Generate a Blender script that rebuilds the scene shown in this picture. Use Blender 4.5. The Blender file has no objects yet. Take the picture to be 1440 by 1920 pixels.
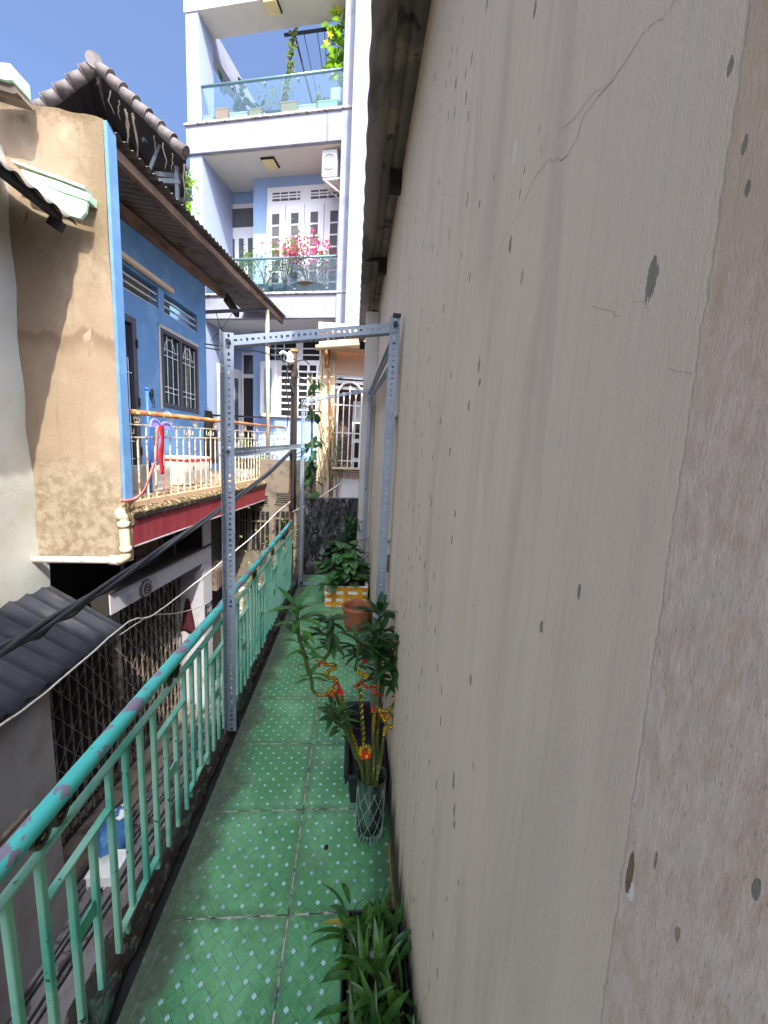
import bpy, bmesh, math, random
from mathutils import Vector as V, Matrix
R = random.Random(11)
SC = bpy.context.scene
COL = SC.collection
pi = math.pi
rad = math.radians

# ------------------------------------------------------------------ camera
CH = 1.62
FPX = 714.0
PIT, YAW, ROL = rad(8.743), rad(4.887), rad(3.088)
cw = V((math.sin(YAW)*math.cos(PIT), math.cos(YAW)*math.cos(PIT), -math.sin(PIT)))
cr = V((math.cos(YAW), -math.sin(YAW), 0))
cu = cr.cross(cw)
cr2 = math.cos(ROL)*cr + math.sin(ROL)*cu
cu2 = math.cos(ROL)*cu - math.sin(ROL)*cr
CP = V((0, 0, CH))
cam = bpy.data.cameras.new('camera')
cam.sensor_fit = 'VERTICAL'
cam.sensor_height = 36
cam.sensor_width = 27
cam.lens = FPX/1920*36
cam.clip_start = 0.02
cam.clip_end = 3000
co = bpy.data.objects.new('camera', cam)
COL.objects.link(co)
m3 = Matrix((cr2, cu2, -cw)).transposed()
co.matrix_world = Matrix.Translation(CP) @ m3.to_4x4()
SC.camera = co

# survey helpers: a sight line of the photo met with a plane of the place
def sight(x, y): return cr2*((x-720)/FPX) - cu2*((y-960)/FPX) + cw
def PY(x, y, v): d = sight(x, y); return CP + d*(v/d.y)
def PX(x, y, v): d = sight(x, y); return CP + d*(v/d.x)
def PZ(x, y, v): d = sight(x, y); return CP + d*((v-CH)/d.z)
def PP(x, y, p, n): d = sight(x, y); return CP + d*((p-CP).dot(n)/d.dot(n))
# the opposite house front: u along the alley, s inwards, z up
AO = V((-2.397, 4.195, 0)); AD = V((0.104, 0.9946, 0)); AN = V((-0.9946, 0.104, 0))
def A(u, s, z): return AO + AD*u + AN*s + V((0, 0, z))
def Au(x, y, s): q = PP(x, y, AO+AN*s, AN); return (q-AO).dot(AD), q.z
# the tall house front: v along it, s inwards
WA = rad(15)
WO = V((0, 9.5, 0)); WD = V((math.cos(WA), -math.sin(WA), 0)); WN = V((math.sin(WA), math.cos(WA), 0))
def W(v, s, z): return WO + WD*v + WN*s + V((0, 0, z))
def Wv(x, y, s): q = PP(x, y, WO+WN*s, WN); return (q-WO).dot(WD), q.z

# ------------------------------------------------------------------ mesh builder
class MB:
    def __init__(s): s.v = []; s.f = []; s.m = []; s.sm = []
    def add(s, vs, fs, mi=0, sm=False):
        o = len(s.v); s.v += [V(p) for p in vs]
        for f in fs: s.f.append([i+o for i in f]); s.m.append(mi); s.sm.append(sm)
        return s
    def hexa(s, p, mi=0):
        return s.add(p, [(0,3,2,1),(4,5,6,7),(0,1,5,4),(1,2,6,5),(2,3,7,6),(3,0,4,7)], mi)
    def box(s, x0, x1, y0, y1, z0, z1, mi=0):
        return s.hexa([(x0,y0,z0),(x1,y0,z0),(x1,y1,z0),(x0,y1,z0),(x0,y0,z1),(x1,y0,z1),(x1,y1,z1),(x0,y1,z1)], mi)
    def fbox(s, F, u0, u1, s0, s1, z0, z1, mi=0):          # box in a house-front frame
        return s.hexa([F(u0,s0,z0),F(u1,s0,z0),F(u1,s1,z0),F(u0,s1,z0),F(u0,s0,z1),F(u1,s0,z1),F(u1,s1,z1),F(u0,s1,z1)], mi)
    def bar(s, a, b, w, h, up=(0,0,1), mi=0):
        a, b, up = V(a), V(b), V(up)
        d = (b-a).normalized(); sd = d.cross(up)
        if sd.length < 1e-4: sd = d.cross(V((0,1,0)))
        sd.normalize(); u = sd.cross(d)
        p = []
        for e in (a, b):
            for i, j in ((-1,-1),(1,-1),(1,1),(-1,1)): p.append(e + sd*(i*w/2) + u*(j*h/2))
        return s.hexa(p, mi)
    def quad(s, a, b, c, d, mi=0): return s.add([a,b,c,d], [(0,1,2,3)], mi)
    def prism(s, pts, ext, mi=0, sm=False):
        n = len(pts); e = V(ext); P = [V(p) for p in pts]
        s.add(P+[p+e for p in P], [list(range(n))[::-1], list(range(n, 2*n))], mi)
        o = len(s.v)-2*n
        for i in range(n):
            j = (i+1) % n
            s.f.append([o+i, o+j, o+n+j, o+n+i]); s.m.append(mi); s.sm.append(sm)
        return s
    def tube(s, path, r, n=8, mi=0, sm=True, caps=True, closed=False):
        P = [V(p) for p in path]; k = len(P)
        rr = r if isinstance(r, (list, tuple)) else [r]*k
        prev = None; vs = []; fs = []
        for i in range(k):
            if closed: t = P[(i+1) % k]-P[i-1]
            else: t = P[min(i+1,k-1)]-P[max(i-1,0)]
            t.normalize()
            if prev is None:
                x = t.orthogonal().normalized()
            else:
                x = prev - t*prev.dot(t)
                if x.length < 1e-5: x = t.orthogonal()
                x.normalize()
            prev = x; y = t.cross(x)
            for a in range(n):
                c = 2*pi*a/n
                vs.append(P[i] + (x*math.cos(c)+y*math.sin(c))*rr[i])
        for i in range(k if closed else k-1):
            for a in range(n):
                b = (a+1) % n; i2 = (i+1) % k
                fs.append((i*n+a, i*n+b, i2*n+b, i2*n+a))
        s.add(vs, fs, mi, sm)
        if caps and not closed:
            o = len(s.v)-k*n
            s.f.append([o+a for a in range(n)][::-1]); s.m.append(mi); s.sm.append(False)
            s.f.append([o+(k-1)*n+a for a in range(n)]); s.m.append(mi); s.sm.append(False)
        return s
    def lathe(s, c, prof, n=20, mi=0, sm=True):
        c = V(c); vs = []; fs = []; k = len(prof)
        for r, z in prof:
            for a in range(n):
                t = 2*pi*a/n; vs.append(c+V((r*math.cos(t), r*math.sin(t), z)))
        for i in range(k-1):
            for a in range(n):
                b = (a+1) % n; fs.append((i*n+a, i*n+b, (i+1)*n+b, (i+1)*n+a))
        s.add(vs, fs, mi, sm); o = len(s.v)-k*n
        for base in (0, (k-1)*n):
            if prof[0 if base == 0 else -1][0] > 1e-4:
                s.f.append([o+base+a for a in range(n)]); s.m.append(mi); s.sm.append(False)
        return s
    def blob(s, c, r, n=8, mi=0, jit=.15):
        c = V(c); rx, ry, rz = (r,)*3 if not isinstance(r, (tuple, list)) else r
        vs = []; fs = []; k = n
        for i in range(k+1):
            ph = pi*i/k
            for a in range(n):
                t = 2*pi*a/n; j = 1+R.uniform(-jit, jit)
                vs.append(c+V((rx*math.sin(ph)*math.cos(t)*j, ry*math.sin(ph)*math.sin(t)*j, rz*math.cos(ph)*j)))
        for i in range(k):
            for a in range(n):
                b = (a+1) % n; fs.append((i*n+a, i*n+b, (i+1)*n+b, (i+1)*n+a))
        return s.add(vs, fs, mi, True)
    def grid(s, fn, nu, nv, mi=0, sm=True):
        vs = [fn(i/nu, j/nv) for i in range(nu+1) for j in range(nv+1)]
        fs = [(i*(nv+1)+j, (i+1)*(nv+1)+j, (i+1)*(nv+1)+j+1, i*(nv+1)+j+1) for i in range(nu) for j in range(nv)]
        return s.add(vs, fs, mi, sm)
    def leaf(s, p, d, L, w, droop=.4, up=(0,0,1), fold=.25, n=5, mi=0, wid=.45, tw=0.0):
        p = V(p); d = V(d).normalized(); up = V(up)
        sd = d.cross(up)
        if sd.length < 1e-3: sd = d.cross(V((1,0,0)))
        sd.normalize()
        if tw: sd = Matrix.Rotation(tw, 3, d) @ sd
        nm = sd.cross(d).normalized()
        vs = []; q = p.copy(); dd = d.copy()
        for i in range(n+1):
            t = i/n
            ww = w*.5*max(0.0, math.sin(pi*min(1, t**(.75 if wid < .5 else 1.1)))**.8) if 0 < t < 1 else 0.0004
            vs += [q - sd*ww + nm*ww*fold, q, q + sd*ww + nm*ww*fold]
            dd = (dd - V((0,0,1))*droop/n).normalized()
            nm = sd.cross(dd).normalized()
            q = q + dd*L/n
        fs = []
        for i in range(n):
            a = i*3; fs += [(a, a+1, a+4, a+3), (a+1, a+2, a+5, a+4)]
        return s.add(vs, fs, mi, True)
    def build(s, name, mats, parent=None, bevel=0, solid=0, fixn=True, segs=2):
        base = parent.matrix_world.translation if parent else V((0,0,0))
        pw = parent
        base = V((0,0,0))
        while pw: base = base + V(pw.location); pw = pw.parent
        me = bpy.data.meshes.new(name)
        me.from_pydata([v-base for v in s.v], [], s.f)
        if not isinstance(mats, (list, tuple)): mats = [mats]
        for m in mats: me.materials.append(m)
        me.polygons.foreach_set('material_index', s.m)
        me.polygons.foreach_set('use_smooth', s.sm)
        me.update()
        if fixn:
            bm = bmesh.new(); bm.from_mesh(me)
            bmesh.ops.recalc_face_normals(bm, faces=bm.faces); bm.to_mesh(me); bm.free()
        o = bpy.data.objects.new(name, me); COL.objects.link(o)
        if parent: o.parent = parent
        if solid:
            md = o.modifiers.new('solid', 'SOLIDIFY'); md.thickness = solid; md.offset = 0
        if bevel:
            md = o.modifiers.new('bevel', 'BEVEL'); md.width = bevel; md.segments = segs; md.limit_method = 'ANGLE'; md.angle_limit = rad(40)
        return o

def tag(o, label=None, cat=None, group=None, kind=None):
    if label: o['label'] = label
    if cat: o['category'] = cat
    if group: o['group'] = group
    if kind: o['kind'] = kind
    return o
def thing(name, label, cat, base=(0,0,0), group=None):
    o = bpy.data.objects.new(name, None); COL.objects.link(o)
    o.location = V(base); o.empty_display_size = .1
    return tag(o, label, cat, group)
def copy_thing(o, loc, label=None, rz=None, scale=None):
    def rec(src, par):
        c = src.copy(); COL.objects.link(c)
        if par: c.parent = par
        for ch in [x for x in list(bpy.data.objects) if x.parent == src]: rec(ch, c)
        return c
    c = rec(o, None); c.location = V(loc)
    if label: c['label'] = label
    if rz is not None: c.rotation_euler.z = rz
    if scale: c.scale = scale
    return c

# ------------------------------------------------------------------ materials
def lin(r, g, b, k=1.0):
    def f(c):
        c = c/255
        return (c/12.92 if c <= .04045 else ((c+.055)/1.055)**2.4)*k
    return (f(r), f(g), f(b))
class NT:
    def __init__(s, name):
        s.mat = bpy.data.materials.new(name); s.mat.use_nodes = True
        s.t = s.mat.node_tree; s.t.nodes.clear()
        s.out = s.t.nodes.new('ShaderNodeOutputMaterial')
        s.geo = None
    def new(s, ty, ins=None, **pr):
        n = s.t.nodes.new(ty)
        for k, v in pr.items(): setattr(n, k, v)
        for k, v in (ins or {}).items(): s.set(n.inputs[k], v)
        return n
    def set(s, sock, v):
        if isinstance(v, bpy.types.NodeSocket): s.t.links.new(v, sock)
        elif isinstance(v, (tuple, list, V)):
            v = tuple(v)
            sock.default_value = v if len(v) == len(sock.default_value) else v+(1.0,)
        else: sock.default_value = v
    def obj(s): return s.new('ShaderNodeTexCoord').outputs['Object']
    def math(s, op, a, b=0.0, c=None, clamp=False):
        n = s.new('ShaderNodeMath', operation=op, use_clamp=clamp)
        s.set(n.inputs[0], a); s.set(n.inputs[1], b)
        if c is not None: s.set(n.inputs[2], c)
        return n.outputs[0]
    def vmul(s, v, k):
        n = s.new('ShaderNodeVectorMath', operation='MULTIPLY'); s.set(n.inputs[0], v); s.set(n.inputs[1], k); return n.outputs[0]
    def vadd(s, v, k):
        n = s.new('ShaderNodeVectorMath', operation='ADD'); s.set(n.inputs[0], v); s.set(n.inputs[1], k); return n.outputs[0]
    def sep(s, v): return s.new('ShaderNodeSeparateXYZ', {0: v}).outputs
    def comb(s, x, y, z): return s.new('ShaderNodeCombineXYZ', {0: x, 1: y, 2: z}).outputs[0]
    def noise(s, v, sc, det=4, ro=.55, dist=0.0):
        n = s.new('ShaderNodeTexNoise', {'Vector': v, 'Scale': sc, 'Detail': det, 'Roughness': ro, 'Distortion': dist}); return n.outputs[0]
    def noisec(s, v, sc, det=2):
        n = s.new('ShaderNodeTexNoise', {'Vector': v, 'Scale': sc, 'Detail': det}); return n.outputs[1]
    def vor(s, v, sc, feat='F1', out=0):
        n = s.new('ShaderNodeTexVoronoi', {'Vector': v, 'Scale': sc}, feature=feat); return n.outputs[out]
    def white(s, v): return s.new('ShaderNodeTexWhiteNoise', {'Vector': v}).outputs[0]
    def step(s, x, a, b):                                   # smooth step a..b
        n = s.new('ShaderNodeMapRange', {0: x, 1: a, 2: b, 3: 0.0, 4: 1.0}, interpolation_type='SMOOTHSTEP'); return n.outputs[0]
    def mix(s, f, a, b, mode='MIX'):
        n = s.new('ShaderNodeMix', data_type='RGBA', blend_type=mode)
        s.set(n.inputs[0], f); s.set(n.inputs[6], a); s.set(n.inputs[7], b); return n.outputs[2]
    def bump(s, h, st=.3, d=.005):
        return s.new('ShaderNodeBump', {'Height': h, 'Strength': st, 'Distance': d}).outputs[0]
    def done(s, col, rough=.7, metal=0.0, normal=None, spec=.4, emis=None):
        ins = {'Base Color': col, 'Roughness': rough, 'Metallic': metal, 'Specular IOR Level': spec}
        if normal is not None: ins['Normal'] = normal
        p = s.new('ShaderNodeBsdfPrincipled', ins)
        if emis: s.set(p.inputs['Emission Color'], emis[0]); p.inputs['Emission Strength'].default_value = emis[1]
        s.t.links.new(p.outputs[0], s.out.inputs[0]); return s.mat

def basic(name, c, rough=.7, var=.14, vs=5, c2=None, s2=7, thr=.55, soft=.05, st=(1,1,1), st2=None,
          c3=None, s3=20, thr3=.66, streak=None, bump=.25, bs=90, bd=.003, metal=0.0, spec=.4):
    n = NT(name); o = n.obj()
    v = n.vmul(o, st)
    col = n.mix(n.noise(v, vs, 5, .6), tuple(x*(1-var) for x in c), tuple(min(1, x*(1+var)) for x in c))
    if streak:
        f = n.noise(n.vmul(o, (streak[1], streak[1], streak[1]*.05)), 1.0, 4, .6)
        col = n.mix(n.step(f, streak[2], streak[2]+.2), col, streak[0])
    h = n.noise(v, bs, 4, .6)
    if c2:
        f = n.step(n.noise(n.vmul(o, st2 or st), s2, 5, .62), thr-soft, thr+soft)
        col = n.mix(f, col, c2); h = n.math('SUBTRACT', h, n.math('MULTIPLY', f, .5))
    if c3:
        f = n.step(n.noise(v, s3, 4, .6), thr3-.03, thr3+.05)
        col = n.mix(f, col, c3)
    return n.done(col, rough, metal, n.bump(h, bump, bd), spec)

def leafmat(name, c, c2, vein=None, rough=.35, trans=.25, sc=9):
    n = NT(name); o = n.obj()
    f = n.noise(o, sc, 3, .6)
    col = n.mix(n.step(f, .35, .65), c, c2)
    p = n.new('ShaderNodeBsdfPrincipled', {'Base Color': col, 'Roughness': rough, 'Specular IOR Level': .5})
    t = n.new('ShaderNodeBsdfTranslucent', {'Color': n.mix(.5, col, (c2[0]*1.3, c2[1]*1.6, c2[2]))})
    m = n.new('ShaderNodeMixShader', {0: trans, 1: p.outputs[0], 2: t.outputs[0]})
    n.t.links.new(m.outputs[0], n.out.inputs[0]); return n.mat
def glassmat(name, tint=(.75,.9,.9), refl=.12, rough=.02, body=None, bodyf=0.0):
    n = NT(name)
    t = n.new('ShaderNodeBsdfTransparent', {'Color': tint})
    g = n.new('ShaderNodeBsdfGlossy', {'Color': (.9,.95,1), 'Roughness': rough})
    fr = n.new('ShaderNodeLayerWeight', {'Blend': .25})
    f = n.math('ADD', n.math('MULTIPLY', fr.outputs[0], .75), refl, clamp=True)
    m = n.new('ShaderNodeMixShader', {0: f, 1: t.outputs[0], 2: g.outputs[0]})
    if body:
        d = n.new('ShaderNodeBsdfDiffuse', {'Color': body})
        m = n.new('ShaderNodeMixShader', {0: bodyf, 1: m.outputs[0], 2: d.outputs[0]})
    n.t.links.new(m.outputs[0], n.out.inputs[0]); return n.mat
def paneglass(name, c=(.02,.025,.03)):
    n = NT(name)
    return n.done(c, .06, 0, None, .6)

# --- own wall
def wall_material():
    n = NT('wall_plaster'); o = n.obj(); x, y, z = n.sep(o)
    st = n.noise(n.vmul(o, (20, 26, .55)), 1.0, 6, .65)
    st2 = n.noise(n.vmul(o, (60, 110, 1.6)), 1.0, 4, .6)
    big = n.noise(n.vmul(o, (1, 1.6, .8)), 1.5, 4, .55)
    col = n.mix(n.step(st, .3, .72), lin(221,201,175), lin(227,209,184))
    col = n.mix(n.math('MULTIPLY', n.step(st2, .5, .75), .35), col, lin(224,214,200))
    col = n.mix(n.math('MULTIPLY', n.step(st2, .42, .28), .3), col, lin(180,166,152))
    col = n.mix(n.math('MULTIPLY', n.step(big, .45, .7), .45), col, lin(216,196,172))
    blot = n.noise(n.vmul(o, (1, 9, 1.3)), 1.0, 5, .6, .6)
    col = n.mix(n.math('MULTIPLY', n.step(blot, .5, .68), .4), col, lin(188,172,154))
    col = n.mix(n.math('MULTIPLY', n.step(blot, .42, .3), .3), col, lin(212,204,190))
    # tan tint growing towards the top of the wall
    wz = n.math('ADD', z, n.math('MULTIPLY', n.math('SUBTRACT', st, .5), .9))
    col = n.mix(n.math('MULTIPLY', n.step(wz, 2.5, 3.25), .6), col, lin(196,174,144))
    # older rough render beside the camera, the paint greyer next to it
    col = n.mix(n.math('MULTIPLY', n.step(n.math('ADD', y, n.math('MULTIPLY', big, .25)), .75, .3), .55), col, n.mix(st2, lin(204,187,169), lin(216,200,182)))
    ed = n.math('ADD', y, n.math('MULTIPLY', n.math('SUBTRACT', n.noise(o, 70, 5, .65), .5), .008))
    ed = n.math('SUBTRACT', ed, n.math('MULTIPLY', n.math('SUBTRACT', z, 1.157), .0285))
    br = n.step(ed, .2352, .2328)
    g2 = n.noise(n.vmul(o, (90, 150, 46)), 1.0, 6, .72)
    g3 = n.noise(o, 34, 6, .7)
    bc = n.mix(n.step(g2, .3, .7), lin(198,176,158), lin(222,203,186))
    bc = n.mix(n.math('MULTIPLY', n.step(g3, .45, .7), .6), bc, lin(206,194,182))
    bc = n.mix(n.math('MULTIPLY', n.step(n.noise(n.vmul(o, (50, 60, 30)), 1.0, 4, .6), .52, .66), .45), bc, lin(190,164,136))
    dab = n.noise(n.vmul(o, (1, 420, 150)), 1.0, 3, .6)
    bc = n.mix(n.math('MULTIPLY', n.step(dab, .61, .70), .5), bc, lin(146,136,126))
    bc = n.mix(n.math('MULTIPLY', n.step(dab, .36, .28), .35), bc, lin(228,216,204))
    up = n.step(n.math('ADD', z, n.math('MULTIPLY', n.math('SUBTRACT', g3, .5), .5)), 1.55, 1.85)
    bc = n.mix(n.math('MULTIPLY', up, .6), bc, lin(198,170,138))
    lip = n.math('MULTIPLY', n.step(ed, .2392, .2356), n.step(ed, .2340, .2354))  # pale line painting a highlight along the paint edge
    col = n.mix(n.math('MULTIPLY', lip, .12), col, lin(226,218,206))
    col = n.mix(br, col, bc)
    # pits: small and close, larger further on
    def pits(sy, sz, r, gate, seed):
        nz = n.noisec(n.vmul(o, (1, 1, 1)), sy*1.3, 2)
        v = n.vadd(n.comb(seed, n.math('MULTIPLY', y, sy), n.math('MULTIPLY', z, sz)), n.vmul(nz, (0, .35, .8)))
        vo = n.new('ShaderNodeTexVoronoi', {'Vector': v, 'Scale': 1.0})
        g = n.sep(vo.outputs['Color'])[0]
        sz2 = n.math('MULTIPLY', n.step(g, gate, 1.0), r)
        return n.math('LESS_THAN', vo.outputs[0], sz2)
    near = n.step(y, .62, .5)
    p1 = n.math('MULTIPLY', pits(120, 50, .28, .60, 3.3), near)
    p2 = n.math('MULTIPLY', pits(40, 20, .28, .78, 9.1), n.step(y, .5, .62))
    p3 = n.math('MULTIPLY', pits(62, 32, .24, .72, 1.7), near)
    p4 = n.math('MULTIPLY', pits(70, 40, .27, .8, 5.7), n.step(y, .45, .6))
    pit = n.math('MINIMUM', n.math('ADD', n.math('ADD', p1, p3), n.math('ADD', p2, p4)), 1.0)
    col = n.mix(n.math('MULTIPLY', pit, .7), col, lin(104,96,84))
    # lost flakes of plaster
    def flake(cy, cz, ry, rz, wob, seed):
        w1 = n.math('MULTIPLY', n.math('SUBTRACT', n.noise(n.vadd(n.vmul(o, (120, 340, 130)), (seed, 0, 0)), 1.0, 4, .65), .5), wob)
        dy = n.math('DIVIDE', n.math('SUBTRACT', y, cy), ry); dz = n.math('DIVIDE', n.math('SUBTRACT', z, cz), rz)
        d = n.math('ADD', n.math('SQRT', n.math('ADD', n.math('MULTIPLY', dy, dy), n.math('MULTIPLY', dz, dz))), w1)
        return n.step(d, 1.03, .95)
    f1 = flake(.304, 1.765, .0058, .016, 1.5, 2)
    f2 = flake(.2315, 1.310, .0030, .019, .7, 5); f3 = flake(.2288, 1.298, .0040, .008, 1.1, 8)
    f4 = flake(.155, 1.399, .0022, .007, 1.0, 3); f5 = flake(.213, 1.345, .0012, .007, 1.4, 4)
    f6 = flake(.41, 1.645, .004, .013, 1.4, 4); f7 = flake(.262, 1.871, .0022, .006, 1.2, 6)
    f8 = flake(.242, 1.814, .0018, .0055, 1.2, 7); f9 = flake(.341, 1.496, .0026, .008, 1.3, 9)
    fa = flake(.401, 1.431, .0035, .008, 1.3, 12); fb = flake(.235, 1.786, .0018, .005, 1.2, 14)
    fc = flake(.189, 1.318, .0022, .006, 1.4, 16); fd = flake(.643, 2.084, .006, .016, 1.4, 18)
    fl = n.math('MAXIMUM', n.math('MAXIMUM', f1, n.math('MAXIMUM', f7, f8)), n.math('MAXIMUM', n.math('MAXIMUM', f4, f5), n.math('MAXIMUM', f9, n.math('MAXIMUM', fa, fb))))
    col = n.mix(n.math('MULTIPLY', fc, .8), col, lin(150,128,106)); col = n.mix(n.math('MULTIPLY', fd, .7), col, lin(232,226,214))
    col = n.mix(n.math('MULTIPLY', fl, .85), col, n.mix(n.noise(o, 160, 4), lin(96,92,84), lin(140,134,126)))
    col = n.mix(f3, col, lin(226,222,216)); col = n.mix(f2, col, n.mix(n.noise(o, 200, 3), lin(92,74,58), lin(150,126,100)))
    col = n.mix(n.math('MULTIPLY', f6, .6), col, lin(196,190,182))
    # black mould creeping up from the floor
    mh = n.math('ADD', z, n.math('MULTIPLY', n.noise(n.vmul(o, (40, 24, 2.0)), 1.0, 6, .7), -.62))
    mo = n.math('MULTIPLY', n.step(mh, -.06, -.24), n.step(y, .3, .8))
    col = n.mix(n.math('MULTIPLY', mo, .9), col, lin(44,40,36))
    h = n.math('ADD', n.math('MULTIPLY', st2, .7), n.math('MULTIPLY', n.noise(n.vmul(o, (1, 2.2, .8)), 240, 4, .65), .8))
    h = n.math('ADD', h, n.math('MULTIPLY', br, .2)); h = n.math('SUBTRACT', h, n.math('MULTIPLY', pit, 1.2))
    h = n.math('SUBTRACT', h, n.math('MULTIPLY', n.math('MAXIMUM', fl, f2), 1.5))
    h = n.math('ADD', h, n.math('MULTIPLY', n.math('MULTIPLY', g3, br), 1.2))
    return n.done(col, .85, 0, n.bump(h, .35, .003), .25)

# --- green basket-weave tile
def tile_material():
    n = NT('green_tile'); o = n.obj(); x, y, z = n.sep(o)
    a = .4/6/math.sqrt(2)
    xs = n.math('ADD', x, .165); ys = n.math('SUBTRACT', y, 1.124)
    p = n.math('DIVIDE', n.math('ADD', xs, ys), a*math.sqrt(2)); q = n.math('DIVIDE', n.math('SUBTRACT', xs, ys), a*math.sqrt(2))
    wv = .735
    p = n.math('ADD', p, (1+wv)/2); q = n.math('ADD', q, (1+wv)/2)
    fp = n.math('FRACT', p); fq = n.math('FRACT', q); ip = n.math('FLOOR', p); iq = n.math('FLOOR', q)
    inp = n.math('LESS_THAN', fp, wv); inq = n.math('LESS_THAN', fq, wv)
    dot = n.math('MULTIPLY', n.math('SUBTRACT', 1, inp), n.math('SUBTRACT', 1, inq))
    par = n.math('LESS_THAN', n.math('MODULO', n.math('ADD', n.math('ADD', ip, iq), 400), 2), .5)
    cross = n.math('MULTIPLY', inp, inq)
    isH = n.math('ADD', n.math('MULTIPLY', n.math('SUBTRACT', 1, inp), inq), n.math('MULTIPLY', cross, par), clamp=True)
    isV = n.math('ADD', n.math('MULTIPLY', n.math('SUBTRACT', 1, inq), inp), n.math('MULTIPLY', cross, n.math('SUBTRACT', 1, par)), clamp=True)
    lw = .03
    def edge(f): return n.math('ADD', n.math('LESS_THAN', f, lw), n.math('MULTIPLY', n.math('GREATER_THAN', f, wv-lw*.6), n.math('LESS_THAN', f, wv+.001)), clamp=True)
    line = n.math('ADD', n.math('MULTIPLY', isH, edge(fq)), n.math('MULTIPLY', isV, edge(fp)), clamp=True)
    # grain along each strip
    gH = n.noise(n.comb(n.math('MULTIPLY', p, 2.2), n.math('MULTIPLY', q, 17), 0.0), 1.0, 4, .6)
    gV = n.noise(n.comb(n.math('MULTIPLY', p, 17), n.math('MULTIPLY', q, 2.2), 3.0), 1.0, 4, .6)
    g = n.math('ADD', n.math('MULTIPLY', gH, isH), n.math('MULTIPLY', gV, n.math('SUBTRACT', 1, isH)))
    idn = n.white(n.comb(n.math('FLOOR', n.math('DIVIDE', n.math('ADD', ip, n.math('MULTIPLY', isH, 31)), 1)), iq, isH))
    col = n.mix(n.step(g, .3, .72), lin(46,104,56), lin(98,158,98))
    col = n.mix(n.math('MULTIPLY', idn, .4), col, lin(66,140,106))
    big = n.noise(n.vmul(o, (1.6, 1.1, 1)), 2.3, 4, .6)
    col = n.mix(n.math('MULTIPLY', n.step(big, .42, .66), .4), col, lin(140,200,146))
    col = n.mix(n.math('MULTIPLY', line, .8), col, lin(24,70,46))
    col = n.mix(dot, col, n.mix(idn, lin(132,170,168), lin(170,200,196)))
    # grout and scuffs
    tx = n.math('ABSOLUTE', n.math('SUBTRACT', n.math('FRACT', n.math('ADD', n.math('DIVIDE', xs, .4), 10.5)), .5))
    ty = n.math('ABSOLUTE', n.math('SUBTRACT', n.math('FRACT', n.math('ADD', n.math('DIVIDE', ys, .4), 10.5)), .5))
    gd = n.math('MINIMUM', tx, ty)
    wn = n.noise(o, 26, 5, .65)
    near = n.math('MULTIPLY', n.step(gd, .09, .0), n.step(wn, .36, .62))
    col = n.mix(n.math('MULTIPLY', near, .75), col, lin(70,84,66))
    gro = n.step(n.math('ADD', gd, n.math('MULTIPLY', wn, -.004)), .0060, .0030)
    col = n.mix(gro, col, n.mix(n.step(n.noise(o, 18, 4), .42, .6), lin(166,166,148), lin(52,54,44)))
    # grime by the gutter, by the wall and in worn lanes
    xw = n.math('ADD', x, n.math('MULTIPLY', n.math('SUBTRACT', n.noise(n.vmul(o, (1, .8, 1)), 7, 6, .68), .5), .36))
    gm = n.step(xw, -.43, -.56)
    col = n.mix(n.math('MULTIPLY', gm, .86), col, n.mix(n.noise(o, 40, 4), lin(44,50,42), lin(84,90,76)))
    gm2 = n.step(xw, .08, .22)
    col = n.mix(n.math('MULTIPLY', gm2, .6), col, lin(58,66,52))
    sp = n.step(n.noise(o, 75, 5, .7), .66, .70)
    col = n.mix(n.math('MULTIPLY', sp, .5), col, lin(40,48,40))
    du = n.step(n.noise(n.vmul(o, (1,1,1)), 5.2, 6, .72), .5, .7)
    col = n.mix(n.math('MULTIPLY', du, .38), col, lin(104,120,98))
    rg = n.math('ADD', n.math('MULTIPLY', wn, .35), n.math('ADD', .2, n.math('MULTIPLY', gm, .4)))
    h = n.math('SUBTRACT', n.math('MULTIPLY', g, .1), n.math('ADD', n.math('MULTIPLY', line, .4), n.math('MULTIPLY', gro, 1.0)))
    return n.done(col, rg, 0, n.bump(h, .25, .002), .45)

MT = {}
MT['wall'] = wall_material()
MT['tile'] = tile_material()
MT['eave'] = basic('eave_concrete', lin(104,98,90), .9, .28, 4, c2=lin(136,126,108), s2=5, thr=.56, soft=.06, c3=lin(60,56,52), s3=9, thr3=.6, bump=.5)
MT['eave_metal'] = basic('eave_sheet', lin(148,142,138), .55, .2, 3, c2=lin(104,98,94), s2=2.5, st=(1,.4,1), bump=.1)
MT['dark'] = basic('dark_gap', (.012,.011,.01), .9, .3, 3)  # near-black, puts the shade of rooms, recesses and gaps into the colour
MT['soot'] = basic('dark_wood', lin(42,38,34), .85, .3, 6)
MT['mould'] = basic('mouldy_concrete', lin(58,56,56), .92, .35, 7, c2=lin(128,128,130), s2=9, thr=.6, soft=.09, st=(1,1,.5), c3=lin(22,22,20), s3=24, thr3=.5, bump=.7, bs=40, bd=.008)
MT['ledge'] = basic('mossy_ledge', lin(46,40,34), .9, .35, 14, c2=lin(58,92,76), s2=7, thr=.57, soft=.05, st=(1,.5,1), c3=lin(96,88,76), s3=40, thr3=.6, bump=1.0, bs=45, bd=.02)
MT['groove'] = basic('wet_gutter', lin(20,18,16), .55, .4, 14, c2=lin(50,46,40), s2=12, thr=.62, bump=.6, bs=50)
MT['teal'] = basic('teal_handrail_paint', lin(72,182,172), .36, .12, 4, c2=lin(128,118,132), s2=13, thr=.54, soft=.008, c3=lin(24,120,122), s3=42, thr3=.665, bump=.12, bs=30, bd=.002, st=(1,.62,1))
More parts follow.
